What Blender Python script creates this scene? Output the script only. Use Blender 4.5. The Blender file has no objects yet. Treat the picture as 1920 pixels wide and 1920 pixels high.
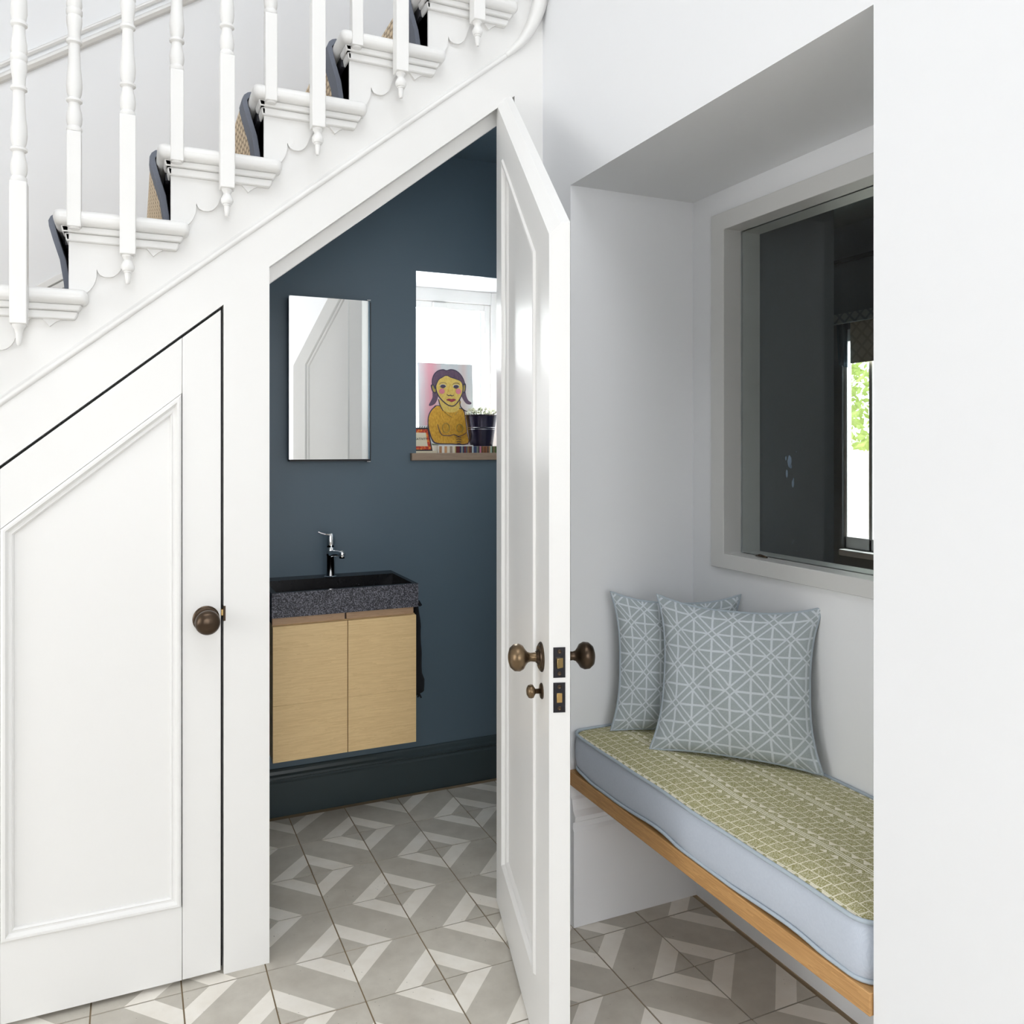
import bpy, bmesh, math, random
from mathutils import Vector, Matrix
from mathutils.geometry import tessellate_polygon
random.seed(7)
S = bpy.context.scene
COL = S.collection

# ------------------------------------------------------------------ camera
cam_d = bpy.data.cameras.new('camera')
cam = bpy.data.objects.new('camera', cam_d); COL.objects.link(cam)
cam.location = (0, 0, 1.315)
cam.rotation_euler = (math.pi / 2, 0, -0.3979)
cam_d.sensor_width = 36; cam_d.sensor_fit = 'HORIZONTAL'
cam_d.lens = 1478.93 / 1920 * 36
cam_d.shift_x = (960 - 871.0) / 1920
cam_d.shift_y = (836.2 - 960) / 1920
cam_d.clip_start = 0.05
S.camera = cam

# ------------------------------------------------------------------ world + lights
W = bpy.data.worlds.new('world'); S.world = W; W.use_nodes = True
wb = W.node_tree.nodes['Background']
wb.inputs[0].default_value = (0.95, 0.975, 1.0, 1); wb.inputs[1].default_value = 3.75

def area(name, loc, target, size, power, color=(1, 1, 1), size_y=None, spread=math.pi):
    d = bpy.data.lights.new(name, 'AREA'); d.energy = power; d.color = color
    d.size = size; d.spread = spread
    if size_y: d.shape = 'RECTANGLE'; d.size_y = size_y
    o = bpy.data.objects.new(name, d); COL.objects.link(o); o.location = loc
    o.rotation_euler = (Vector(target) - Vector(loc)).to_track_quat('-Z', 'Y').to_euler()
    return o
# daylight through the entrance door glazing (camera-left) plus an added fill lamp behind the camera for recess and cloakroom
area('entrance_daylight', (-2.6, 0.45, 1.55), (1.4, 1.3, 0.9), 2.0, 23, (1.0, 0.985, 0.95), 1.7)
area('hall_front_fill', (-0.1, -2.1, 1.6), (0.9, 2.0, 1.1), 1.8, 13, (1, 0.99, 0.975), 1.6)

area('cloakroom_window_daylight', (1.25, 3.45, 1.75), (0.9, 2.3, 0.9), 0.55, 48, (1, 1, 1), 0.75)
area('far_window_daylight', (4.3, 2.3, 2.9), (2.9, 2.2, 1.0), 1.0, 130, (1, 0.99, 0.97), 1.3)

S.view_settings.view_transform = 'Standard'
S.view_settings.look = 'None'
S.view_settings.gamma = 1.0
S.view_settings.use_curve_mapping = False
S.view_settings.exposure = 0.12

# ------------------------------------------------------------------ shader helpers
class N:
    """tiny expression wrapper around shader math nodes"""
    def __init__(s, nt, sock): s.nt, s.s = nt, sock
    def _m(s, op, *a):
        n = s.nt.nodes.new('ShaderNodeMath'); n.operation = op
        for i, x in enumerate((s,) + a):
            if isinstance(x, N): s.nt.links.new(x.s, n.inputs[i])
            else: n.inputs[i].default_value = x
        return N(s.nt, n.outputs[0])
    def __add__(s, o): return s._m('ADD', o)
    def __sub__(s, o): return s._m('SUBTRACT', o)
    def __mul__(s, o): return s._m('MULTIPLY', o)
    def __truediv__(s, o): return s._m('DIVIDE', o)
    def frac(s): return s._m('FRACT')
    def floor(s): return s._m('FLOOR')
    def abs(s): return s._m('ABSOLUTE')
    def lt(s, o): return s._m('LESS_THAN', o)
    def gt(s, o): return s._m('GREATER_THAN', o)
    def max(s, o): return s._m('MAXIMUM', o)
    def min(s, o): return s._m('MINIMUM', o)
    def mod(s, o): return s._m('MODULO', o)
    def clamp(s):
        n = s.nt.nodes.new('ShaderNodeClamp'); s.nt.links.new(s.s, n.inputs[0]); return N(s.nt, n.outputs[0])

def new_mat(name):
    m = bpy.data.materials.new(name); m.use_nodes = True
    return m, m.node_tree, m.node_tree.nodes['Principled BSDF']
def coords(nt, kind='Object'):
    return nt.nodes.new('ShaderNodeTexCoord').outputs[kind]
def sep(nt, vec):
    n = nt.nodes.new('ShaderNodeSeparateXYZ'); nt.links.new(vec, n.inputs[0])
    return [N(nt, n.outputs[i]) for i in range(3)]
def mapping(nt, vec, scale=(1, 1, 1), rot=(0, 0, 0)):
    n = nt.nodes.new('ShaderNodeMapping'); nt.links.new(vec, n.inputs[0])
    n.inputs['Scale'].default_value = scale; n.inputs['Rotation'].default_value = rot
    return n.outputs[0]
def noise(nt, vec, scale, detail=3, rough=0.55):
    n = nt.nodes.new('ShaderNodeTexNoise'); nt.links.new(vec, n.inputs['Vector'])
    n.inputs['Scale'].default_value = scale; n.inputs['Detail'].default_value = detail
    n.inputs['Roughness'].default_value = rough
    return N(nt, n.outputs[0])
def mix(nt, f, a, b):
    n = nt.nodes.new('ShaderNodeMix'); n.data_type = 'RGBA'
    if isinstance(f, N): nt.links.new(f.s, n.inputs[0])
    else: n.inputs[0].default_value = f
    for i, x in ((6, a), (7, b)):
        if isinstance(x, tuple): n.inputs[i].default_value = (*x[:3], 1)
        else: nt.links.new(x, n.inputs[i])
    return n.outputs[2]
def bump(nt, bsdf, h, strength=0.2, dist=0.001):
    n = nt.nodes.new('ShaderNodeBump'); nt.links.new(h.s, n.inputs['Height'])
    n.inputs['Strength'].default_value = strength; n.inputs['Distance'].default_value = dist
    nt.links.new(n.outputs[0], bsdf.inputs['Normal'])
def sr(r, g, b):
    f = lambda c: c / 255 / 12.92 if c / 255 <= 0.04045 else ((c / 255 + 0.055) / 1.055) ** 2.4
    return (f(r), f(g), f(b))

def paint(name, col, rough=0.45, var=0.03, scale=6, bmp=0.05, metallic=0, spec=0.5):
    m, nt, b = new_mat(name)
    v = coords(nt)
    n = noise(nt, v, scale)
    c2 = tuple(max(0, x * (1 - var)) for x in col)
    nt.links.new(mix(nt, n, col, c2), b.inputs['Base Color'])
    b.inputs['Roughness'].default_value = rough; b.inputs['Metallic'].default_value = metallic
    b.inputs['Specular IOR Level'].default_value = spec
    if bmp: bump(nt, b, noise(nt, v, 180, 2), bmp, 0.0006)
    return m

M = {}
M['wall_white'] = paint('wall_white', (0.84, 0.85, 0.865), 0.7, 0.02, 2, 0.08)
M['wood_white'] = paint('wood_white', (0.82, 0.815, 0.80), 0.38, 0.02, 5, 0.05)
M['frame_grey'] = paint('frame_grey', (0.66, 0.66, 0.645), 0.4, 0.03, 5, 0.05)
M['wall_dark'] = paint('wall_dark', sr(94, 112, 125), 0.42, 0.08, 3, 0.06)
M['skirt_dark'] = paint('skirt_dark', sr(60, 72, 76), 0.3, 0.08, 3, 0.04)
M['black'] = paint('black', (0.01, 0.01, 0.012), 0.5, 0, 5, 0)
M['black_gloss'] = paint('black_gloss', (0.012, 0.012, 0.018), 0.25, 0, 5, 0)
M['bucket'] = paint('bucket', (0.018, 0.013, 0.035), 0.22, 0.1, 5, 0, 0.3)
M['riser_shade'] = paint('riser_shade', (0.035, 0.035, 0.045), 0.6, 0.1, 5, 0)  # shade of the cavity behind the runner, put into the colour
M['bronze'] = paint('bronze', (0.10, 0.068, 0.045), 0.3, 0.5, 30, 0, 0.85)
M['bronze_aged'] = paint('bronze_aged', (0.24, 0.165, 0.095), 0.34, 0.5, 40, 0, 0.9)
M['brass'] = paint('brass', (0.75, 0.52, 0.22), 0.28, 0.2, 30, 0, 1)
M['chrome'] = paint('chrome', (0.85, 0.86, 0.88), 0.06, 0, 5, 0, 1)
M['binding'] = paint('binding', sr(122, 127, 139), 0.9, 0.15, 300, 0.3)
M['room_grey'] = paint('room_grey', sr(122, 128, 132), 0.7, 0.06, 2, 0.05)
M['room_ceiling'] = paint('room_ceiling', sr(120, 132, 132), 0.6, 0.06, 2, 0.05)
M['piping'] = paint('piping', sr(176, 187, 196), 0.85, 0.1, 200, 0.2)
M['cream'] = paint('cream', sr(236, 226, 200), 0.6, 0.05, 30, 0)
M['card_white'] = paint('card_white', (0.8, 0.8, 0.78), 0.6, 0.02, 30, 0)
M['smudge'] = paint('smudge', sr(120, 138, 156), 0.8, 0.3, 200, 0)
M['leaf'] = paint('leaf', sr(110, 135, 60), 0.6, 0.5, 60, 0)
M['petal'] = paint('petal', sr(246, 246, 226), 0.6, 0.12, 90, 0)
M['soil'] = paint('soil', sr(60, 50, 40), 0.9, 0.4, 90, 0)
M['steel'] = paint('steel', (0.6, 0.6, 0.62), 0.25, 0.1, 20, 0, 1)
M['felt'] = paint('felt', (0.012, 0.012, 0.016), 0.95, 0.3, 200, 0.4)

def wood(name, c1, c2, axis=0, sc=1.0, rough=0.5):
    m, nt, b = new_mat(name)
    s = [26 * sc] * 3; s[axis] = 1.6 * sc
    v = mapping(nt, coords(nt), tuple(s))
    w = noise(nt, v, 1.4, 5, 0.65)
    s2 = [190 * sc] * 3; s2[axis] = 4 * sc
    f = noise(nt, mapping(nt, coords(nt), tuple(s2)), 1.0, 2)
    ring = ((w * 9).frac() * 0.45 + f * 0.45).clamp()
    nt.links.new(mix(nt, ring, c1, c2), b.inputs['Base Color'])
    b.inputs['Roughness'].default_value = rough
    bump(nt, b, f, 0.12, 0.0006)
    return m
M['oak'] = wood('oak', sr(238, 208, 156), sr(212, 178, 126), 0)
M['oak_rail'] = wood('oak_rail', sr(196, 164, 132), sr(168, 136, 106), 0)
M['oak_bench'] = wood('oak_bench', sr(206, 160, 104), sr(160, 116, 66), 1)
M['oak_sill'] = wood('oak_sill', sr(176, 152, 130), sr(148, 124, 104), 0)

def granite():
    m, nt, b = new_mat('granite')
    v = coords(nt)
    a = noise(nt, v, 300, 2, 0.8); c = noise(nt, v, 22, 3)
    f = ((a - 0.47) * 6).clamp() * ((c * 0.8) + 0.5)
    nt.links.new(mix(nt, f.clamp(), (0.012, 0.012, 0.018), sr(138, 138, 150)), b.inputs['Base Color'])
    b.inputs['Roughness'].default_value = 0.55
    return m
M['granite'] = granite()
M['granite_polished'] = paint('granite_polished', (0.004, 0.004, 0.006), 0.18, 0.2, 200, 0, 0, 0.15)

def stone_tile(name, col, col2):
    m, nt, b = new_mat(name)
    oi = nt.nodes.new('ShaderNodeObjectInfo')
    add = nt.nodes.new('ShaderNodeVectorMath'); add.operation = 'ADD'
    nt.links.new(coords(nt), add.inputs[0])
    mul = nt.nodes.new('ShaderNodeVectorMath'); mul.operation = 'SCALE'
    nt.links.new(oi.outputs['Location'], mul.inputs[0]); mul.inputs['Scale'].default_value = 3.7
    nt.links.new(mul.outputs[0], add.inputs[1])
    n = noise(nt, add.outputs[0], 11, 5, 0.6)
    f = ((n - 0.5) * 2.6 + 0.5).clamp()
    c = mix(nt, f, col, col2)
    pit = noise(nt, add.outputs[0], 160, 1).gt(0.79)
    c = mix(nt, pit, c, tuple(x * 0.45 for x in col2))
    rnd = N(nt, oi.outputs['Random'])
    c = mix(nt, rnd * 0.22, c, tuple(x * 0.55 for x in col))
    nt.links.new(c, b.inputs['Base Color'])
    b.inputs['Roughness'].default_value = 0.55
    return m
M['tile_grey'] = stone_tile('tile_grey', sr(206, 201, 190), sr(186, 180, 169))
M['tile_white'] = stone_tile('tile_white', sr(247, 243, 235), sr(234, 228, 217))
M['grout'] = paint('grout', sr(158, 138, 110), 0.9, 0.4, 12, 0.2)

def jute():
    m, nt, b = new_mat('jute')
    v = coords(nt)
    x, y, z = sep(nt, v)
    p = 0.013
    row = (z / p).floor()
    a = ((y / (p * 2.6) + row * 0.5).frac() - 0.5).abs() * 2
    c = ((z / p).frac() - 0.5).abs() * 2
    knot = (a * a + c * c * 0.8)
    n = noise(nt, v, 320, 3)
    f = (knot * 0.62 + n * 0.5 - 0.30).clamp()
    nt.links.new(mix(nt, f, sr(244, 226, 198), sr(116, 90, 64)), b.inputs['Base Color'])
    b.inputs['Roughness'].default_value = 0.95
    bump(nt, b, (f * -1.0), 0.9, 0.004)
    return m
M['jute'] = jute()

def weave(nt, v, s=1400):
    x, y, z = sep(nt, v)
    return noise(nt, v, s * 0.35, 2)

def fabric_plain(name, c1, c2):
    m, nt, b = new_mat(name); v = coords(nt)
    x, y, z = sep(nt, v)
    th = ((x + y) * 620).frac() * ((z * 620).frac())
    n = noise(nt, v, 220, 3); n2 = noise(nt, v, 9, 2)
    f = (th * 0.4 + n * 0.4 + n2 * 0.3 - 0.1).clamp()
    nt.links.new(mix(nt, f, c1, c2), b.inputs['Base Color'])
    b.inputs['Roughness'].default_value = 0.92
    b.inputs['Sheen Weight'].default_value = 0.15
    bump(nt, b, n, 0.35, 0.0012)
    return m
M['fabric_blue'] = fabric_plain('fabric_blue', sr(198, 205, 216), sr(166, 176, 190))

def pillow_mat():
    m, nt, b = new_mat('pillow_lattice')
    uv = coords(nt, 'UV'); u, w, _ = sep(nt, uv)
    wob = noise(nt, coords(nt), 40, 2) * 0.08 - 0.04
    h = 8.2
    a = u * h + wob; c = w * h + 0.35 + wob
    li = lambda t: ((t + 0.5).frac() - 0.5).abs()
    v1 = li(a); h1 = li(c)
    s = (a + c) * 0.5; d = (a - c) * 0.5 + 40.0
    ds = (((s + 0.5).frac() - 0.5).abs() - 0.112).abs()
    dd = (((d + 0.5).frac() - 0.5).abs() - 0.112).abs()
    as_, ad = ((s + 0.5).frac() - 0.5).abs(), ((d + 0.5).frac() - 0.5).abs()
    # straight lines are interrupted where the diagonal bands pass
    band = as_.lt(0.12).max(ad.lt(0.12))
    straight = v1.min(h1).lt(0.055)
    node = (as_.max(ad)).lt(0.085)
    L = ds.lt(0.030).max(dd.lt(0.030)) .max(straight * (N(nt, band.s) * -0.35 + 1.0))
    L = (L * (node * -1.0 + 1.0)).clamp()
    n = noise(nt, coords(nt), 260, 3)
    L = (L * (n * 0.5 + 0.72)).clamp()
    base = mix(nt, n, sr(180, 189, 192), sr(158, 168, 172))
    nt.links.new(mix(nt, L, base, sr(212, 219, 224)), b.inputs['Base Color'])
    b.inputs['Roughness'].default_value = 0.92
    bump(nt, b, n, 0.35, 0.0012)
    return m
M['pillow'] = pillow_mat()

def olive_mat():
    m, nt, b = new_mat('olive_zigzag')
    v = coords(nt); x, y, z = sep(nt, v)
    P = 0.132; q = 0.0262
    wob = noise(nt, v, 60, 2) * 0.003 - 0.0015
    u = ((x + 0.093) / P).frac() * P + wob
    yy = y + 5.0 + wob
    # thin double lines
    lines = (u - 0.0040).abs().lt(0.0014).max((u - 0.0095).abs().lt(0.0014)).max((u - 0.0150).abs().lt(0.0012))
    lines = lines * u.lt(0.018) * x.gt(-0.17)
    # triangles either side of the lines
    vt = ((yy / q).frac() - 0.5).abs() * q
    t1 = vt.lt((u - 0.019) * 0.85) * u.gt(0.019) * u.lt(0.0305)
    vt2 = ((yy / q + 0.5).frac() - 0.5).abs() * q
    t2 = vt2.lt((u * -1.0 + 0.1315) * 0.85) * u.gt(0.1209)
    # staggered squares outlined in white
    cw = 0.0226
    c = ((u - 0.031) / cw); ci = c.floor()
    fu = c.frac(); fv = (yy / q + ci * 0.36 + fu * 0.14).frac()
    sq = fu.lt(0.075).max(fv.lt(0.085)) * u.gt(0.031) * u.lt(0.1214)
    wht = lines.max(t1).max(t2).max(sq)
    n = noise(nt, v, 420, 2, 0.7)
    fl = (((n - 0.5) * 5) + 0.42).clamp()
    base = mix(nt, fl * 0.75, sr(150, 144, 88), sr(226, 221, 192))
    wht = (wht * (n * 0.6 + 0.65)).clamp()
    nt.links.new(mix(nt, wht, base, sr(240, 234, 214)), b.inputs['Base Color'])
    b.inputs['Roughness'].default_value = 0.93
    bump(nt, b, n, 0.3, 0.001)
    return m
M['olive'] = olive_mat()

def mirror_mat():
    m, nt, b = new_mat('mirror_silver')
    b.inputs['Base Color'].default_value = (0.94, 0.95, 0.95, 1)
    b.inputs['Metallic'].default_value = 1; b.inputs['Roughness'].default_value = 0.01
    return m
M['mirror'] = mirror_mat()
def glass_mat():
    m = bpy.data.materials.new('pane_glass'); m.use_nodes = True; nt = m.node_tree
    nt.nodes.clear()
    o = nt.nodes.new('ShaderNodeOutputMaterial')
    t = nt.nodes.new('ShaderNodeBsdfTransparent'); t.inputs[0].default_value = (0.94, 0.96, 0.96, 1)
    g = nt.nodes.new('ShaderNodeBsdfGlossy'); g.inputs['Roughness'].default_value = 0.02
    f = nt.nodes.new('ShaderNodeFresnel'); f.inputs[0].default_value = 1.45
    mx = nt.nodes.new('ShaderNodeMixShader')
    ge = nt.nodes.new('ShaderNodeNewGeometry')
    ff = N(nt, f.outputs[0]) * (N(nt, ge.outputs['Backfacing']) * -1.0 + 1.0)
    nt.links.new(ff.s, mx.inputs[0]); nt.links.new(t.outputs[0], mx.inputs[1]); nt.links.new(g.outputs[0], mx.inputs[2])
    nt.links.new(mx.outputs[0], o.inputs[0])
    return m
M['glass'] = glass_mat()
def blind_mat(name, c1, c2, s=60):
    m, nt, b = new_mat(name)
    v = coords(nt); x, y, z = sep(nt, v)
    a = ((y * s + (z * s * 0.5).frac() * 1.0).frac() - 0.5).abs()
    c = ((y + z) * s * 0.7).frac(); d = ((y - z + 10.0) * s * 0.7).frac()
    f = c.lt(0.25).max(d.lt(0.25))
    nt.links.new(mix(nt, f * 0.7, c1, c2), b.inputs['Base Color'])
    b.inputs['Roughness'].default_value = 0.9
    return m
M['blind_tan'] = blind_mat('blind_tan', sr(214, 206, 188), sr(186, 178, 158), 22)
M['blind_band'] = blind_mat('blind_band', sr(150, 162, 164), sr(104, 118, 124), 24)
M['blind_grey'] = paint('blind_grey', sr(112, 122, 128), 0.9, 0.1, 80, 0.2)
M['curtain'] = paint('curtain', sr(92, 116, 130), 0.9, 0.3, 60, 0.2)
M['hedge'] = paint('hedge', sr(180, 200, 110), 0.8, 0.6, 30, 0)
M['brick_pale'] = paint('brick_pale', sr(238, 226, 206), 0.9, 0.1, 40, 0)

# ------------------------------------------------------------------ mesh helpers
ORG = {}
def tag(o, label=None, cat=None, group=None, kind=None):
    for k, v in (('label', label), ('category', cat), ('group', group), ('kind', kind)):
        if v: o[k] = v
    return o
def empty(name, loc, rz=0, **kw):
    o = bpy.data.objects.new(name, None); COL.objects.link(o)
    o.location = loc; o.rotation_euler = (0, 0, rz); o.empty_display_size = 0.05
    ORG[o.name] = Vector(loc) if rz == 0 else None
    return tag(o, **kw)
def origin_of(p):
    o = Vector((0, 0, 0))
    while p is not None:
        if p.name in ORG:
            return (ORG[p.name] or Vector((0, 0, 0)))
        p = p.parent
    return o

class MB:
    def __init__(s): s.v = []; s.f = []; s.m = []; s.mi = 0; s.uv = None
    def add(s, vs, fs):
        o = len(s.v); s.v += [Vector(p) for p in vs]
        s.f += [tuple(i + o for i in f) for f in fs]; s.m += [s.mi] * len(fs); return s
    def box(s, x0, x1, y0, y1, z0, z1):
        return s.add([(x, y, z) for x in (x0, x1) for y in (y0, y1) for z in (z0, z1)],
                     [(0, 1, 3, 2), (4, 6, 7, 5), (0, 4, 5, 1), (2, 3, 7, 6), (0, 2, 6, 4), (1, 5, 7, 3)])
    def prism(s, poly, axis, a, b):
        """2D polygon extruded along axis ('x': (y,z), 'y': (x,z), 'z': (x,y)); concave allowed"""
        P = {'x': lambda p, t: (t, p[0], p[1]), 'y': lambda p, t: (p[0], t, p[1]), 'z': lambda p, t: (p[0], p[1], t)}[axis]
        n = len(poly)
        vs = [P(p, a) for p in poly] + [P(p, b) for p in poly]
        tri = tessellate_polygon([[Vector((p[0], p[1], 0)) for p in poly]])
        fs = [tuple(t) for t in tri] + [tuple(i + n for i in reversed(t)) for t in tri]
        fs += [(i, (i + 1) % n, (i + 1) % n + n, i + n) for i in range(n)]
        return s.add(vs, fs)
    def loft(s, rings, close=True, cap0=False, cap1=False):
        n = len(rings[0]); vs = [p for r in rings for p in r]; fs = []
        for k in range(len(rings) - 1):
            for i in range(n if close else n - 1):
                j = (i + 1) % n
                fs.append((k * n + i, k * n + j, (k + 1) * n + j, (k + 1) * n + i))
        if cap0: fs.append(tuple(reversed(range(n))))
        if cap1: fs.append(tuple(range((len(rings) - 1) * n, len(rings) * n)))
        return s.add(vs, fs)
    def lathe(s, prof, c=(0, 0, 0), axis=(0, 0, 1), n=20, cap=True):
        ax = Vector(axis).normalized(); t = Vector((1, 0, 0)) if abs(ax.x) < .9 else Vector((0, 1, 0))
        e1 = ax.cross(t).normalized(); e2 = ax.cross(e1); c = Vector(c)
        rings = [[c + ax * h + (e1 * math.cos(2 * math.pi * i / n) + e2 * math.sin(2 * math.pi * i / n)) * max(r, 1e-5) for i in range(n)] for r, h in prof]
        return s.loft(rings, True, cap, cap)
    def tube(s, pts, r, n=8, closed=False):
        pts = [Vector(p) for p in pts]; rings = []; m = len(pts); prev = None
        for i, p in enumerate(pts):
            a = pts[(i - 1) % m] if closed or i > 0 else p
            b = pts[(i + 1) % m] if closed or i < m - 1 else p
            d = (b - a).normalized(); t = Vector((0, 0, 1)) if abs(d.z) < .9 else Vector((1, 0, 0))
            e1 = d.cross(t).normalized() if prev is None else (prev - d * prev.dot(d)).normalized()
            prev = e1; e2 = d.cross(e1)
            rr = r[i] if isinstance(r, (list, tuple)) else r
            rings.append([p + (e1 * math.cos(2 * math.pi * k / n) + e2 * math.sin(2 * math.pi * k / n)) * rr for k in range(n)])
        if closed: rings.append(rings[0]); return s.loft(rings)
        return s.loft(rings, True, True, True)
    def build(s, name, mats, parent=None, smooth=False, bevel=0, seg=2, origin=None, **kw):
        org = origin_of(parent) if parent is not None else Vector((0, 0, 0))
        if origin is not None and parent is None: org = Vector(origin)
        me = bpy.data.meshes.new(name)
        me.from_pydata([p - org for p in s.v], [], s.f)
        if not isinstance(mats, (list, tuple)): mats = [mats]
        for m in mats: me.materials.append(m)
        for p, mi in zip(me.polygons, s.m): p.material_index = mi
        bm = bmesh.new(); bm.from_mesh(me)
        bmesh.ops.recalc_face_normals(bm, faces=bm.faces)
        bm.to_mesh(me); bm.free()
        if smooth: me.shade_smooth()
        o = bpy.data.objects.new(name, me); COL.objects.link(o)
        if parent is not None: o.parent = parent
        elif origin is not None: o.location = origin
        if smooth == 'auto':
            try: me.set_sharp_from_angle(angle=math.radians(35))
            except Exception: pass
        if bevel:
            md = o.modifiers.new('bevel', 'BEVEL'); md.width = bevel; md.segments = seg; md.limit_method = 'ANGLE'
            me.shade_smooth()
            md.harden_normals = False
            try: me.set_sharp_from_angle(angle=math.radians(50))
            except Exception: pass
        return tag(o, **kw)

def dup(root):
    r = root.copy(); COL.objects.link(r)
    for ch in list(root.children):
        c = ch.copy(); COL.objects.link(c); c.parent = r
        for g in list(ch.children):
            d = g.copy(); COL.objects.link(d); d.parent = c
    return r

def inset(poly, d):
    """inset a convex CCW polygon"""
    n = len(poly); out = []
    L = []
    for i in range(n):
        p, q = Vector(poly[i]), Vector(poly[(i + 1) % n]); e = (q - p).normalized()
        nn = Vector((-e.y, e.x)); L.append((p + nn * d, e))
    for i in range(n):
        p, e = L[i - 1]; q, g = L[i]
        den = e.x * g.y - e.y * g.x
        t = ((q.x - p.x) * g.y - (q.y - p.y) * g.x) / den
        out.append((p.x + e.x * t, p.y + e.y * t))
    return out

def moulded(mb, poly, y, prof, fill=False, back=None):
    """rings of a moulding on the plane y: prof = [(inset, depth)], depth grows along +y"""
    rings = []
    for d, h in prof:
        q = inset(poly, d)
        rings.append([(p[0], y + h, p[1]) for p in q])
    mb.loft(rings, True, False, fill)

# ================================================================== SETTING
YS = 2.042          # front of the stair wall
YB = 2.85           # face of the far wall
G, R = 0.221, 0.181 # going and rise
head = lambda x: 1.771 + 0.797 * (x - 0.32)
gap = lambda x: 1.271 + 0.819 * (x + 0.276)
xr = lambda k: -0.358 + G * k        # riser face under tread k
zt = lambda k: 1.674 + R * k         # top of tread k
xn = lambda k: -0.389 + G * k        # nosing tip

# ---- floor with its cement tiles
fl = MB(); fl.box(-3.2, 1.53, -2.2, 2.86, -0.05, -0.003)
floor = fl.build('floor', M['grout'], kind='structure', label='patterned cement tile floor running from hall into cloakroom')
T = 0.2; X0, Y0 = 0.509, 2.813
def tile_mesh(flip):
    g = 0.0981; zt_ = 0.0; zb = -0.012
    fr = [0, 0.306, 0.645, 1.355, 1.694, 2.0]
    mb = MB()
    def clip(lo, hi):
        sq = [(0, 0), (1, 0), (1, 1), (0, 1)]
        def cut(poly, c, keep):
            out = []
            for i in range(len(poly)):
                p, q = poly[i], poly[(i + 1) % len(poly)]
                a, b = (p[0] + p[1] - c) * keep, (q[0] + q[1] - c) * keep
                if a >= 0: out.append(p)
                if (a > 0 > b) or (a < 0 < b):
                    t = a / (a - b); out.append((p[0] + (q[0] - p[0]) * t, p[1] + (q[1] - p[1]) * t))
            return out
        return cut(cut(sq, lo, 1), hi, -1)
    for i in range(5):
        poly = clip(fr[i], fr[i + 1])
        mb.mi = i % 2
        pts = []
        for (a, b) in poly:
            if flip: a = 1 - a
            pts.append(((a - .5) * 2 * g, (b - .5) * 2 * g, zt_))
        mb.add(pts, [tuple(range(len(pts)))])
    mb.mi = 0
    e = 0.0008
    top = [(-g, -g, 0), (g, -g, 0), (g, g, 0), (-g, g, 0)]
    bot = [(x * 1.004, y * 1.004, zb) for x, y, _ in top]
    mb.loft([top, bot])
    me = bpy.data.meshes.new('tile')
    me.from_pydata(mb.v, [], mb.f)
    me.materials.append(M['tile_grey']); me.materials.append(M['tile_white'])
    for p, mi in zip(me.polygons, mb.m): p.material_index = mi
    bm = bmesh.new(); bm.from_mesh(me)
    for f in bm.faces:
        if abs(f.normal.z) > .9 and f.normal.z < 0: f.normal_flip()
    bm.to_mesh(me); bm.free()
    return me
TM = [tile_mesh(False), tile_mesh(True)]
rt = random.Random(3)
for i in range(-11, 6):
    for j in range(-1, 15):
        x = X0 + (i + .5) * T; y = Y0 - (j + .5) * T
        if x > 1.52 or y > 2.90: continue
        # diamond at grid corner (i, j+1) [low x, low y] when i+j+1 is even
        o = bpy.data.objects.new('tile', TM[0 if (i + j + 1) % 2 == 0 else 1]); COL.objects.link(o)
        o.location = (x, y, rt.uniform(-0.0012, 0.0)); o.parent = floor
        o.rotation_euler = (rt.uniform(-.002, .002), rt.uniform(-.002, .002), 0)

# ---- stair wall (panelling) with the openings left out
top_pts = []
for k in range(6, -12, -1):
    top_pts += [(min(xr(k + 1), 1.107), zt(k) - 0.034), (xr(k), zt(k) - 0.034)]
    if zt(k) - .034 < 0.3: break
outline = [(-0.42, 0.0), (-0.42, gap(-0.42)), (0.208, gap(0.208)), (0.208, 0), (0.32, 0), (0.32, head(0.32)), (1.015, head(1.015)), (1.015, 0), (1.107, 0)]
left_end = top_pts[-1][0]
poly = [(left_end, 0)] + outline + [(1.107, zt(6) - .034)] + [p for p in top_pts if p[0] < 1.106]
w = MB(); w.prism(poly, 'y', YS, YS + 0.075)
w.build('wall_stair', M['wood_white'], kind='structure', label='white painted panelling below the staircase')
# door stop lining under the sloping head
st = MB()
st.prism([(0.32, head(.32) + .01), (0.32, head(.32) - 0.040), (1.015, head(1.015) - 0.046), (1.015, head(1.015) + .01)], 'y', 2.088, 2.100)
st.build('trim_1', M['wood_white'], kind='structure', bevel=0.002, label='sloping door stop lining under the opening head')
# raking bead on the string
b0, b1 = (-1.6, 1.412 - 0.811 * 1.324), (1.009, 2.462)
def rake(x): return 1.412 + 0.8105 * (x + 0.276)
bd = MB()
prof = [(0, -0.010), (-0.004, -0.009), (-0.0065, -0.004), (-0.0072, 0.0), (-0.0065, 0.0045), (-0.004, 0.009), (-0.001, 0.0095), (-0.0015, 0.014), (0.0, 0.016)]
bd.loft([[(x, YS + p[0], rake(x) + p[1] * 0.95) for p in prof] for x in (-1.6, 1.0)], False)
bd.build('trim_2', M['wood_white'], kind='structure', smooth=True, label='thin raking bead along the stair string')
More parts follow.
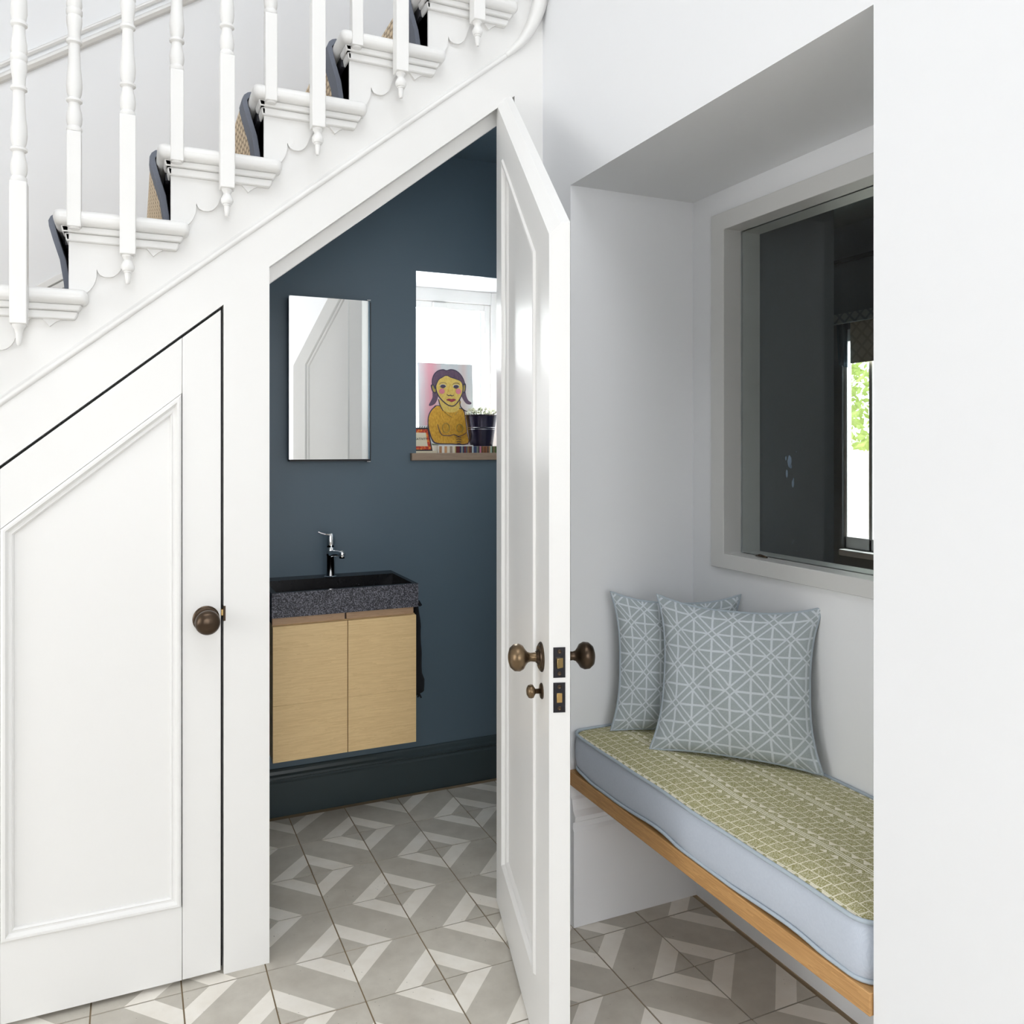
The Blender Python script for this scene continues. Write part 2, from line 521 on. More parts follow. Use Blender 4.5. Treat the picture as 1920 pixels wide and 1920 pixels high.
# wreath: the bead thickens and curls up where the string turns
wp = [(0.985, YS - .002, rake(0.985)), (1.02, YS - .003, rake(1.02) + .004), (1.055, YS - .006, rake(1.055) + .022), (1.082, YS - .012, rake(1.082) + .062), (1.100, YS - .022, rake(1.10) + .13), (1.110, YS - .03, 2.78), (1.115, YS - .035, 2.92)]
def cr(pts, n):
    out = []
    for i in range(len(pts) - 1):
        p = [Vector(pts[max(0, min(len(pts) - 1, i + d))]) for d in (-1, 0, 1, 2)]
        for t in range(n):
            t /= n
            out.append(0.5 * ((2 * p[1]) + (p[2] - p[0]) * t + (2 * p[0] - 5 * p[1] + 4 * p[2] - p[3]) * t * t + (3 * p[1] - p[0] - 3 * p[2] + p[3]) * t ** 3))
    return out + [Vector(pts[-1])]
wpp = cr(wp, 5); rr = [0.007 + 0.015 * min(1, i / 16) for i in range(len(wpp))]
wt = MB(); wt.tube(wpp, rr, 14)
wt.build('trim_3', M['wood_white'], kind='structure', smooth=True, label='curled end of the raking bead where the stair turns')

# ---- far wall: thick white wall with the cloakroom window opening
WX0, WX1, WZ0, WZ1 = 0.997, 1.50, 1.288, 1.984
bw = MB()
Y2 = 3.19
bw.box(-3.2, WX0, YB + 0.01, Y2, 0, 4.6); bw.box(WX1, 1.637, YB + 0.01, Y2, 0, 4.6)
bw.box(WX0, WX1, YB + 0.01, Y2, 0, WZ0 - 0.028); bw.box(WX0, WX1, YB + 0.01, Y2, WZ1, 4.6)
bw.build('wall_back', M['wall_white'], kind='structure', label='white wall rising behind the stairs')
cw = MB()
zc = lambda x: head(x) + 0.03
def slopebox(mb, x0, x1, z0, y0=YB, y1=YB + 0.0095):
    mb.prism([(x0, z0), (x1, z0), (x1, min(zc(x1), 2.44)), (x0, min(zc(x0), 2.44))], 'y', y0, y1)
slopebox(cw, 0.30, WX0, 0)
cw.box(WX0, WX1, YB, YB + .0095, 0, WZ0 - 0.028)
cw.prism([(WX0, WZ1), (1.56, WZ1), (1.56, 2.44), (1.14, 2.44), (WX0, zc(WX0))], 'y', YB, YB + .0095)
cw.box(WX1, 1.56, YB, YB + .0095, 0, WZ1)
cw.build('wall_cloakroom_back', M['wall_dark'], kind='structure', label='dark slate blue cloakroom wall behind the vanity')
sw = MB()
sw.prism([(YS + .075, 0), (YB, 0), (YB, zc(.3)), (YS + .075, zc(.3))], 'x', 0.26, 0.30)
sw.build('wall_cloakroom_left', M['wall_dark'], kind='structure', label='dark cloakroom side wall beside the vanity')
sw = MB(); sw.box(1.531, 1.56, YS + .075, YB, 0, 2.44); sw.build('wall_cloakroom_right', M['wall_dark'], kind='structure', label='dark cloakroom side wall behind the open door')
ce = MB()
ce.prism([(0.26, zc(.26)), (1.14, 2.44), (1.56, 2.44), (1.56, 2.47), (1.13, 2.47), (0.26, zc(.26) + .035)], 'y', YS + .075, YB)
ce.build('ceiling', M['wall_dark'], kind='structure', label='sloping dark cloakroom ceiling below the stairs')
# dark skirting in the cloakroom: plinth board + moulded top
sk = MB()
pf = [(0, 0), (-0.018, 0), (-0.018, 0.118), (-0.014, 0.124), (-0.014, 0.130), (-0.020, 0.134), (-0.019, 0.142), (-0.012, 0.148), (-0.008, 0.158), (-0.004, 0.164), (0, 0.166)]
pfp = [(YB - .001 + a, b) for a, b in pf]
sk.prism(pfp, 'x', 0.30, 1.53)
sk.build('baseboard_back', M['skirt_dark'], kind='structure', label='dark moulded skirting along the cloakroom wall')

# dado rail + lower rail on the wall behind the stairs
for nm, za, th, y0 in (('trim_4', 2.470, 0.016, 0.022), ('trim_5', 2.512, 0.010, 0.013)):
    d = MB(); f = lambda x: za + 0.665 * (x + 0.388)
    yy = YB + .01
    rows = [(0, -th), (-y0 * .6, -th * .9), (-y0, -th * .3), (-y0, th * .2), (-y0 * .6, th * .8), (0, th)]
    d.loft([[(x, yy + a, f(x) + b) for a, b in rows] for x in (-1.8, 1.7)], False)
    d.build(nm, M['wood_white'], kind='structure', smooth='auto', label='thick lower roll of the raking dado rail' if nm == 'trim_4' else 'slim upper edge of the raking dado rail')
d = MB()
f = lambda x: 1.79 + 0.665 * (x + 0.284)
for off, dep in ((0, .02), (.03, .014)):
    rows = [(0, -.02), (-dep, -.016), (-dep, .004), (-dep * .3, .01), (0, .01)]
    d.loft([[(x, YB + .01 + a, f(x) + b + off) for a, b in rows] for x in (-1.6, 1.0)], False)
d.build('baseboard_stair', M['wood_white'], kind='structure', label='raking skirting where the wall meets the steps')

# ---- right wall with the window seat recess
XR, XN = 1.107, 1.522
ND, NN, NZ = 1.883, 0.922, 2.031       # recess far side, near side, head
XO = 1.637
rw = MB()
rw.box(XR, XO, -2.2, NN, 0, 4.6)
rw.box(XR, XO, NN, ND, NZ, 4.6)
rw.box(XR, XO, ND, YS + .08, 0, 4.6)
rw.box(XR + .001, XO, YS + .08, YB + .01, 2.47, 4.6)
rw.box(1.56, XO, YS + .08, YB + .01, 0, 2.47)
# thin recess back wall with the internal window hole
HY0, HY1, HZ0, HZ1 = 1.04, 1.741, 1.016, 1.917
q_ = .006
rw.box(XN, XO, HY1 + q_, ND, 0, NZ); rw.box(XN, XO, NN, HY0 - q_, 0, NZ)
rw.box(XN, XO, HY0 - q_, HY1 + q_, 0, HZ0 - q_); rw.box(XN, XO, HY0 - q_, HY1 + q_, HZ1 + q_, NZ)
rw.build('wall_right', M['wall_white'], kind='structure', label='bright white wall around the window seat recess')
# rest of the hall behind the camera: ceiling, entrance side and front side
hw = MB()
SKX0, SKX1, SKY0, SKY1 = -1.3, 0.9, -1.0, 0.9      # unseen rooflight opening, added to bring sky light onto the floor
hw.box(-3.3, SKX0, -2.3, Y2, 4.6, 4.7); hw.box(SKX1, XO, -2.3, Y2, 4.6, 4.7)
hw.box(SKX0, SKX1, -2.3, SKY0, 4.6, 4.7); hw.box(SKX0, SKX1, SKY1, Y2, 4.6, 4.7)
hw.build('ceiling_hall', M['wall_white'], kind='structure', label='white hall ceiling high above the stairs')
hw = MB(); hw.box(-3.3, -3.2, -2.3, 0.6, 0, 4.6); hw.box(-3.3, -3.2, 1.6, Y2, 0, 4.6); hw.box(-3.3, -3.2, 0.6, 1.6, 2.2, 4.6); hw.box(-3.3, -3.2, 0.6, 1.6, 0, 0.25)
hw.build('wall_left', M['wall_white'], kind='structure', label='white hall wall with the glazed entrance opening')
hw = MB(); hw.box(-3.2, -1.0, -2.3, -2.2, 0, 4.6); hw.box(0.8, XO, -2.3, -2.2, 0, 4.6); hw.box(-1.0, 0.8, -2.3, -2.2, 0, 0.8); hw.box(-1.0, 0.8, -2.3, -2.2, 2.4, 4.6)
hw.build('wall_front', M['wall_white'], kind='structure', label='white hall wall with a tall opening behind the camera')
# skirting inside the recess on its far side
s2 = MB()
pf2 = [(0, 0), (-0.016, 0), (-0.016, 0.262), (-0.010, 0.270), (-0.012, 0.285), (-0.022, 0.292), (-0.024, 0.305), (-0.012, 0.318), (-0.010, 0.330), (-0.006, 0.345), (0, 0.352)]
s2.prism([(ND + a, b) for a, b in pf2], 'x', XR + .001, XN)
s2.build('baseboard_recess', M['wall_white'], kind='structure', label='tall white skirting below the window seat')

# ---- cloakroom window
win = empty('window_1', (WX0, 3.13, WZ0), kind='structure', label='bright white cloakroom window in a deep reveal')
f = MB(); y0, y1 = 3.125, 3.17
f.box(WX0, WX0 + .06, y0, y1, WZ0, WZ1); f.box(WX1 - .06, WX1, y0, y1, WZ0, WZ1)
f.box(WX0 + .06, WX1 - .06, y0, y1, WZ1 - .055, WZ1); f.box(WX0 + .06, WX1 - .06, y0, y1, WZ0, WZ0 + .05)
f.build('window_frame', M['wood_white'], win, bevel=.003)
f = MB(); a0, a1, c0, c1 = WX0 + .06, WX1 - .06, WZ0 + .05, WZ1 - .055
f.box(a0, a0 + .03, y0 + .008, y1 - .008, c0, c1); f.box(a1 - .03, a1, y0 + .008, y1 - .008, c0, c1)
f.box(a0 + .03, a1 - .03, y0 + .008, y1 - .008, c1 - .03, c1); f.box(a0 + .03, a1 - .03, y0 + .008, y1 - .008, c0, c0 + .03)
f.build('sash', M['wood_white'], win, bevel=.003)
f = MB(); f.box(a0 + .11, a0 + .17, y0 - .012, y0 + .006, c1 - .03, c1 - .008); f.build('window_vent', M['card_white'], win, bevel=.002)
f = MB(); f.box(a0 + .028, a1 - .028, 3.146, 3.150, c0 + .028, c1 - .028); f.build('pane', M['glass'], win)

# oak window board
sb = MB(); sb.box(0.973, 1.527, 2.828, YB, 1.260, 1.2878); sb.box(WX0 + .001, WX1 - .001, YB, 3.12, 1.260, 1.2878)
sb.build('window_board', M['oak_sill'], bevel=.002, kind='structure', label='pale oak board forming the cloakroom window sill')

# ================================================================== STAIRCASE
stair = empty('staircase', (0.0, YS, 0.0), label='white painted staircase with scrolled brackets and turned balusters', cat='staircase')
brk = [(-0.104, 1.662), (-0.100, 1.671), (-0.092, 1.679), (-0.086, 1.688), (-0.081, 1.700), (-0.0785, 1.712), (-0.078, 1.728), (-0.0755, 1.721), (-0.071, 1.715), (-0.062, 1.7115), (-0.050, 1.7115), (-0.041, 1.715), (-0.033, 1.722), (-0.027, 1.731), (-0.021, 1.748), (-0.013, 1.766), (0.0, 1.781), (0.010, 1.7885), (0.020, 1.7895), (0.031, 1.786), (0.039, 1.777), (0.045, 1.770), (0.056, 1.780), (0.066, 1.786), (0.069, 1.796), (0.075, 1.809)]
BALS = [(0.0172, 0), ]
def bal_profile(zb, L):
    """turned profile above the square block, zb = top of the square"""
    P = [(0.0150, 0.000), (0.0168, 0.004), (0.0160, 0.010), (0.0135, 0.013), (0.0160, 0.020), (0.0172, 0.032), (0.0160, 0.044), (0.0125, 0.058), (0.0120, 0.066),
         (0.0172, 0.070), (0.0172, 0.075), (0.0120, 0.078), (0.0155, 0.088), (0.0172, 0.104), (0.0165, 0.120), (0.0140, 0.145), (0.0122, 0.178), (0.0120, 0.200),
         (0.0168, 0.204), (0.0165, 0.210), (0.0130, 0.213), (0.0135, 0.230), (0.0165, 0.250), (0.0168, 0.262), (0.0150, 0.266), (0.0172, 0.270), (0.0172, 0.279), (0.0150, 0.283),
         (0.0170, 0.290), (0.0160, 0.305), (0.0130, 0.325), (0.0125, 0.342), (0.0170, 0.346), (0.0168, 0.352), (0.0140, 0.356), (0.0170, 0.372), (0.0165, 0.390), (0.0130, 0.43), (0.0110, 0.50), (0.0105, L - .06), (0.0160, L - .05), (0.0160, L - .04), (0.0125, L - .03), (0.0150, L)]
    return [(r, zb + h) for r, h in P]
def baluster(x, y, zbot, zsq, ztop, wd, name, finial):
    b = MB(); h = wd / 2
    b.lathe(bal_profile(zsq, ztop - .16 - zsq), (x, y, 0), n=16)
    o = b.build('baluster', M['wood_white'], stair, smooth='auto')
    q = MB(); q.box(x - h, x + h, y - h, y + h, zbot, zsq)
    q.build('square_block', M['wood_white'], o, bevel=.0022)
    q = MB(); q.box(x - h, x + h, y - h, y + h, ztop - .162, ztop)
    q.build('top_block', M['wood_white'], o, bevel=.0022)
    if finial == 2:
        d = MB(); d.lathe([(0.0125, 0.0), (0.0125, -.004), (0.0105, -.006), (0.0085, -.012), (0.0115, -.018), (0.0145, -.024), (0.0148, -.030), (0.0120, -.036), (0.0095, -.037), (0.0095, -.040), (0.0075, -.041), (0.0062, -.054), (0.0052, -.064), (0.0035, -.066)], (x, y, zbot), n=16)
        d.build('drop_finial', M['wood_white'], o, smooth='auto')
    elif finial == 1:
        d = MB(); d.lathe([(0.0145, 0.0), (0.0140, -.004), (0.0095, -.010), (0.0070, -.020), (0.0062, -.034), (0.0045, -.044), (0.003, -.046)], (x, y, zbot), n=16)
        d.build('drop_finial', M['wood_white'], o, smooth='auto')
    else:
        d = MB(); d.lathe([(0.0125, 0.0), (0.0120, -.003), (0.008, -.005)], (x, y, zbot), n=16)
        d.build('button', M['wood_white'], o, smooth='auto')
KR = range(-5, 7)
for k in KR:
    x0, x1 = xn(k), -0.095 + G * k
    t = MB(); t.box(x0, xr(k + 1) + .02, 2.03, YB + .008, zt(k) - .034, zt(k))
    t.build('tread', M['wood_white'], stair, bevel=.0145, seg=4)
    t = MB(); t.box(x0, x1, 1.999, 2.060, zt(k) - .0343, zt(k) + .0002)
    t.build('return_nosing', M['wood_white'], stair, bevel=.0150, seg=4)
    # stepped moulding under the nosing: side and front legs
    t = MB()
    for dy, dz0, dz1, rx, lx in ((0.026, 0.034, 0.049, 0.014, 0.016), (0.018, 0.049, 0.068, 0.022, 0.008)):
        zz0, zz1 = zt(k) - dz1, zt(k) - dz0
        t.prism([(xr(k) - lx, zz1), (x1 - rx, zz1), (x1 - rx - .002, zz1 - (zz1 - zz0) * .55), (x1 - rx - .007, zz0), (xr(k) - lx + .003, zz0)], 'y', YS - dy, YS + .001)
        t.prism([(xr(k) - lx, zz1), (xr(k) + .002, zz1), (xr(k) + .002, zz0), (xr(k) - lx + .004, zz0)], 'y', YS - dy, YS + .035)
    t.build('tread_moulding', M['wood_white'], stair, bevel=.003, seg=2)
    t = MB(); t.box(xr(k) - .010, xr(k) + .001, YS + .035, YB + .008, zt(k) - .066, zt(k) - .034); t.box(xr(k), xr(k) + .015, YS - .001, YB + .008, zt(k) - R, zt(k) - .034)  # inner moulding strip and riser, both coloured dark as painted shade
    t.build('riser', M['riser_shade'], stair, label='riser with the shade under the nosing put into its colour')
    # scroll bracket
    sh = [(a + G * (k - 1), b + R * (k - 1)) for a, b in brk]
    pl = sh + [(xr(k), zt(k) - .046), (xr(k), zt(k) - R - .002)]
    t = MB(); t.prism(pl, 'y', YS - .0085, YS + .0005)
    t.build('scroll_bracket', M['wood_white'], stair)
    # balusters
    xl = -0.232 + G * k
    sl = lambda x: 2.66 + (R / G) * (x + 0.232)     # underside of handrail
    zb = zt(k) - .017 - (0.082 if k != 0 else 0.074)
    baluster(xl, 1.985, zb, zt(k) + .222, sl(xl), .0345, 'a', 1 if k <= 0 else 2)
    xs = -0.345 + G * k
    baluster(xs, 2.012, zt(k) - .040, zt(k) + .178, sl(xs), .0300, 'b', 0)
# handrail above the frame
hr = MB()
rows = [(-.028, 0), (-.034, .02), (-.024, .045), (0, .055), (.024, .045), (.034, .02), (.028, 0)]
hr.loft([[(x, 1.998 + a, 2.655 + (R / G) * (x + 0.232) + b) for a, b in rows] for x in (xn(-5) + .02, 1.09)], True, True, True)
hr.build('handrail', M['wood_white'], stair, smooth='auto')
# closing soffit under the flight so no light falls through
so = MB()
so.prism([(xr(-5), zt(-5) - .40), (1.30, zt(-5) - .40 + (1.30 - xr(-5)) * R / G), (1.30, zt(-5) - .38 + (1.30 - xr(-5)) * R / G), (xr(-5), zt(-5) - .38)], 'y', YS + .075, YB + .008)

# ---- carpet runner
run = empty('stair_runner', (0, 2.08, 0), label='jute stair runner with grey bound edge draped over the steps', cat='carpet runner')
def runner_profile(off=0.0):
    pts = []
    for k in range(-5, 7):
        zz = zt(k)
        ct = 0.009 + off
        pts += [(xr(k) - .010 - off, zz - R + ct), (xr(k) - .012 - off, zz - R + .03), (xr(k) - .020 - off, zz - .10), (xr(k) - .034 - off, zz - .055)]
        cx_, cz_ = xn(k) + .012, zz - .014
        for a in (200, 170, 145, 120, 100):
            r_ = .0255 + off
            pts.append((cx_ + r_ * math.cos(math.radians(a)), cz_ + r_ * math.sin(math.radians(a)) * .92))
        pts.append((xn(k) + .05, zz + ct))
    return pts
def ribbon(y0, y1, off, th):
    A = runner_profile(off); B = runner_profile(off - th)
    rings = [[(a[0], y0, a[1]), (a[0], y1, a[1]), (b[0], y1, b[1]), (b[0], y0, b[1])] for a, b in zip(A, B)]
    m = MB(); m.loft(rings, True, True, True); return m
ribbon(2.105, 2.80, 0, .008).build('jute_weave', M['jute'], run, smooth='auto')
ribbon(2.088, 2.150, 0.0025, .013).build('edge_binding', M['binding'], run, smooth='auto', label='dark grey cloth binding')
ribbon(2.76, 2.815, 0.0025, .013).build('edge_binding', M['binding'], run, smooth='auto', label='dark grey cloth binding')
ribbon(2.095, 2.80, -.009, .004).build('underlay', M['felt'], run, label='black underlay')

# ================================================================== CUPBOARD DOOR (door_1)
d1 = empty('door_1', (-0.412, YS, 0), kind='structure', label='low white cupboard door with sloping top under the stairs')
gz = lambda x: gap(x) - 0.0085
jx = 0.1105; e = .0003
yf, yb = YS - .002, YS + .036
PO = [(-0.2755, 0.196), (0.1055, 0.191), (0.1085, 1.4425), (-0.2755, 1.1275)]   # moulding outer outline (CCW in x,z)
t = MB(); t.prism([(jx + e, .012), (0.2010, .013), (0.2010, gz(.2010)), (jx + e, gz(jx + e))], 'y', yf, yb)
t.build('stile', M['wood_white'], d1, bevel=.0012, seg=1)
t = MB(); t.prism([(-0.412, .012), (-0.2755, .012), (-0.2755, gz(-.2755)), (-0.412, gz(-.412))], 'y', yf, yb)
t.build('stile', M['wood_white'], d1, bevel=.0005, seg=1)
t = MB(); t.prism([(-0.2755, .012), (jx - e, .012), (jx - e, 0.191), PO[0]], 'y', yf, yb)
t.build('rail', M['wood_white'], d1, bevel=.0008, seg=1)
t = MB(); t.prism([PO[3], PO[2], (jx - e, 1.4440), (jx - e, gz(jx)), (-0.2755, gz(-.2755))], 'y', yf, yb)
t.build('rail', M['wood_white'], d1, bevel=.0008, seg=1)
PP = [(-0.2750, 0.1965), (0.1090, 0.1915), (0.1092, 1.4425), (-0.2750, 1.127)]
t = MB(); moulded(t, PP, yf, [(0, .014), (0, 0.0), (.001, -.004), (.005, -.0065), (.010, -.006), (.013, -.001), (.016, .002), (.020, .0025), (.0225, .0005), (.026, .004), (.0265, .012)])
t.build('panel_moulding', M['wood_white'], d1, smooth='auto')
t = MB(); q = inset(PP, .024); t.prism(q, 'y', yf + .009, yf + .016)
t.build('panel', M['wood_white'], d1)
# knob: rose, neck, ball
def knob(parent, c, ax, s, mat, mat2, prof_r, ball, neck):
    pass
kc = Vector((0.166, yf, 0.889)); ax = Vector((0, -1, 0))
kn = MB(); kn.lathe([(0.006, 0.0), (0.0105, .004), (0.0100, .018), (0.0105, .026), (0.018, .030), (0.0270, .037), (0.0298, .046), (0.0285, .055), (0.023, .062), (0.012, .066), (0.0, .0672)], kc, ax, 32)
ko = kn.build('knob', M['bronze'], d1, smooth=True, label='dark bronze door knob')
kn = MB(); kn.lathe([(0.0320, 0.0), (0.0320, .003), (0.0295, .005), (0.0285, .0085), (0.024, .009), (0.022, .012), (0.012, .014), (0, .014)], kc, ax, 36)
kn.build('rose', M['bronze'], ko, smooth='auto')
# brass catch seen in the gap
ct = MB(); ct.box(0.2025, 0.2070, YS + .002, YS + .02, 0.893, 0.908)
ct.build('latch', M['brass'], d1, label='brass latch tongue')
ct = MB(); ct.box(0.2072, 0.2125, YS - .0015, YS + .02, 0.880, 0.917)
ct.build('strike_plate', M['bronze'], d1)
ct = MB(); ct.prism([(-0.4195, 0.0005), (0.2075, 0.0005), (0.2075, gap(.2075) - .0007), (-0.4195, gap(-.4195) - .0007)], 'y', YS + .037, YS + .045)  # black sheet just behind the leaf, painting the shade in the door gaps
ct.build('gap_shade_sheet', M['black'], d1, label='black sheet standing for the shade inside the cupboard')

# ================================================================== CLOAKROOM DOOR (door_2), open
A = math.radians(73.6)
d2 = empty('door_2', (0.967, 2.062, 0.0), A - math.pi, kind='structure', label='tall white door standing open, sloping top edge')
DW, DT = 0.695, 0.043
zi = lambda x: 2.3015 - 0.807 * x
t = MB()
pan = [(0.115, 0.162), (0.560, 0.162), (0.560, 2.195 - .815 * .560), (0.115, 2.195 - .815 * .115)]
out = [(0, .006), (DW, .006), (DW, zi(DW)), (0, zi(0))]
def ring(poly, y): return [(p[0], y, p[1]) for p in poly]
out_m = [(0, .006), (DW, .006), (DW, zi(DW) + .024), (0, zi(0) + .024)]
out_b = [(0, .006), (DW, .006), (DW, zi(DW) + .026), (0, zi(0) + .026)]
t.loft([ring(pan, .012), ring(pan, 0), ring(out, 0), ring(out_m, .024), ring(out_b, DT), ring(pan, DT), ring(pan, DT - .012)], True)
t.build('door_frame', M['wood_white'], d2)
t = MB()
moulded(t, pan, 0, [(0.0, .012), (0.0, -.001), (.003, -.005), (.008, -.006), (.012, -.002), (.014, .003), (.020, .004), (.024, .006), (.028, .012)])
t.build('panel_moulding', M['wood_white'], d2, smooth='auto')
t = MB()
moulded(t, pan, DT, [(0.0, -.012), (0.0, .001), (.003, .005), (.008, .006), (.012, .002), (.014, -.003), (.020, -.004), (.024, -.006), (.028, -.012)])
t.build('panel_moulding', M['wood_white'], d2, smooth='auto')
t = MB(); t.prism(inset(pan, .003), 'y', .011, DT - .011); t.build('panel', M['wood_white'], d2)
def door_knob(w, z, side):
    c = Vector((w, 0 if side < 0 else DT, z)); ax = Vector((0, side, 0))
    k = MB(); k.lathe([(0.010, 0.004), (0.0118, .010), (0.0100, .013), (0.0090, .024), (0.0110, .030), (0.0175, .0355), (0.0245, .040), (0.0285, .048), (0.0275, .058), (0.0205, .0665), (0.010, .070), (0, .0705)], c, ax, 32)
    o = k.build('knob', M['bronze_aged'] if side < 0 else M['bronze'], d2, smooth=True, label='aged bronze door knob')
    k = MB(); k.lathe([(0.031, 0.0), (0.031, .002), (0.028, .0045), (0.026, .0045), (0.024, .007), (0.017, .007), (0.0145, .009), (0.011, .013), (0, .013)], c, ax, 32)
    k.build('rose', M['bronze'], o, smooth='auto')
door_knob(0.622, 0.872, -1); door_knob(0.622, 0.872, 1)
c = Vector((0.628, 0, 0.802)); ax = Vector((0, -1, 0))
k = MB(); k.lathe([(0.0055, 0.002), (0.0050, .014), (0.0075, .016), (0.0135, .0195), (0.0145, .024), (0.013, .029), (0.007, .0325), (0, .033)], c, ax, 24)
o = k.build('thumb_turn', M['bronze_aged'], d2, smooth=True, label='small brassy privacy turn')
k = MB(); k.lathe([(0.0165, 0), (0.0165, .002), (0.014, .004), (0.006, .005), (0, .005)], c, ax, 24); k.build('rose', M['bronze'], o, smooth='auto')
for z0, z1, kind in ((0.849, 0.910, 0), (0.779, 0.839, 1)):
    k = MB(); k.box(DW, DW + .0012, .0085, .0330, z0, z1)
    o = k.build('latch_plate', M['black_gloss'], d2, label='black latch plate')
    zc_ = (z0 + z1) / 2
    k = MB()
    if kind == 0: k.prism([(DW, .0150), (DW + .010, .0150), (DW + .002, .0285), (DW, .0285)], 'z', zc_ - .010, zc_ + .009)
    else: k.box(DW, DW + .003, .0155, .0265, zc_ - .010, zc_ + .009)
    k.build('bolt', M['brass'], o, bevel=.0006, seg=1, label='brass bolt')
    for zz in (z0 + .0085, z1 - .0085):
        k = MB(); k.lathe([(0.0042, 0.0), (0.0042, .0012), (0.0030, .0018), (0.0, .0010)], (DW + .0008, .0208, zz), (1, 0, 0), 14)
        k.build('screw', M['bronze'], o, smooth='auto')

# ================================================================== VANITY
van = empty('vanity_cabinet', (0.64, 2.85, 0.31), label='wall hung pale oak cabinet below the granite basin', cat='cabinet')
VX0, VX1, VY = 0.409, 0.890, 2.560
t = MB(); t.box(VX0, VX1, VY, YB, 0.312, 0.742); t.build('carcass', M['oak'], van)
mid = 0.652
gapx = .0012
for (a, b) in ((VX0, mid - gapx), (mid + gapx, VX1)):
    for (c0, c1) in ((0.307, 0.4868), (0.4872, 0.7395)):
        t = MB(); t.box(a, b, VY - .017, VY - .001, c0, c1)
        t.build('cabinet_panel', M['oak'], van, bevel=.0004, seg=1)
    t = MB(); t.box(a + (.0 if a < .5 else -.003), b - .006, VY - .006, VY + .01, .7425, .7655)
    t.build('handle_rail', M['oak_rail'], van, bevel=.0008, seg=1, label='darker recessed finger rail')
t = MB(); t.box(VX0 + .002, VX1 - .002, VY + .004, YB, .742, .7665); t.build('top_rail', M['black'], van)

bs = empty('basin', (0.64, 2.85, 0.768), label='black granite trough basin with rough speckled front', cat='basin')
BX0, BX1, BY0, BZ0, BZ1 = 0.405, 0.896, 2.538, 0.768, 0.847
def rect(x0, x1, y0, y1, z): return [(x0, y0, z), (x1, y0, z), (x1, y1, z), (x0, y1, z)]
t = MB()
t.mi = 0
t.loft([rect(BX0, BX1, BY0, YB - .001, BZ0), rect(BX0, BX1, BY0, YB - .001, BZ1)], True, True)
t.mi = 1
t.loft([rect(BX0, BX1, BY0, YB - .001, BZ1), rect(BX0 + .016, BX1 - .016, BY0 + .016, YB - .075, BZ1), rect(BX0 + .022, BX1 - .022, BY0 + .022, YB - .085, BZ1 - .055)], True, False, True)
t.build('basin_body', [M['granite'], M['granite_polished']], bs)
t = MB(); t.lathe([(0.022, 0), (0.022, .003), (0.016, .004), (0, .003)], (0.645, 2.67, BZ1 - .0550), (0, 0, 1), 24); t.build('waste', M['chrome'], bs, smooth='auto')

# tap
tp = empty('tap', (0.650, 2.785, BZ1), label='chrome single lever mixer tap on the basin', cat='tap')
cx_, cy_ = 0.650, 2.785; z0 = BZ1
t = MB(); t.lathe([(0.0225, 0), (0.0225, .003), (0.0175, .006), (0.0165, .02), (0.0165, .075), (0.0185, .082), (0.0195, .090), (0.0165, .104), (0.0145, .108), (0, .108)], (cx_, cy_, z0), n=24)
t.build('tap_body', M['chrome'], tp, smooth='auto')
t = MB()
sp = [(cx_, cy_, z0 + .083), (cx_ + .006, cy_ - .03, z0 + .088), (cx_ + .018, cy_ - .062, z0 + .091), (cx_ + .022, cy_ - .08, z0 + .092)]
t.tube(cr(sp, 4), [0.014, .0135, .013, .0125, .012, .0118, .0115, .0112, .011, .0108, .0106, .0105, .0105], 14)
t.build('spout', M['chrome'], tp, smooth='auto')
t = MB(); t.lathe([(0.0, .012), (0.0125, .010), (0.0130, .002), (0.0112, .0), (0.0112, -.006), (0.0095, -.012), (0, -.012)], (cx_ + .022, cy_ - .082, z0 + .088), n=20)
t.build('aerator', M['chrome'], tp, smooth='auto')
t = MB(); t.lathe([(0.0145, .106), (0.0160, .110), (0.0175, .118), (0.0150, .150), (0.0125, .156), (0, .157)], (cx_, cy_, z0), n=24)
t.build('cartridge_cap', M['chrome'], tp, smooth='auto')
t = MB(); t.loft([[(cx_ - x, cy_ - .006 + dy * s_, z0 + zz + dz) for dy, dz in ((-.006, 0), (.006, 0), (.006, .005), (-.006, .005))] for x, zz, s_ in ((0.0, .149, 1.3), (.018, .151, 1.1), (.034, .156, .9), (.046, .161, .5))], True, True, True)
t.build('lever', M['chrome'], tp, bevel=.001, seg=2)

# towel hanging at the cabinet side
tw = empty('hand_towel', (0.92, 2.72, 0.43), label='black hand towel hanging beside the vanity', cat='towel')
t = MB()
rings = []
for i in range(16):
    zz = 0.758 - i * 0.0218
    wv = 0.006 * math.sin(i * 1.3)
    th = 0.010 + 0.006 * min(1, i / 3) + (0.006 if i > 12 else 0)
    xc = 0.936 + 0.006 * min(1, i / 4)
    y0_, y1_ = 2.655 + wv, 2.745 - wv * .4
    ring_ = []
    for a in range(14):
        an = 2 * math.pi * a / 14
        ring_.append((xc + math.cos(an) * th * (1 + .35 * math.sin(3 * an + i * .2)), (y0_ + y1_) / 2 + math.sin(an) * (y1_ - y0_) / 2, zz))
    rings.append(ring_)
t.loft(rings, True, True, True)
t.build('towel_cloth', M['felt'], tw, smooth=True)
t = MB(); t.tube([(0.896, 2.70, .752), (0.930, 2.70, .757), (0.954, 2.70, .750), (0.962, 2.70, .736)], 0.006, 10)
t.build('hook', M['black_gloss'], tw, smooth=True)
t = MB()
for i in range(9):
    yy_ = 2.662 + i * .0095
    t.tube([(0.942 + .004 * math.sin(i * 2.1), yy_, .432), (0.946 + .005 * math.cos(i * 3), yy_ + .001, .414)], .0028, 5)
t.build('fringe', M['felt'], tw)

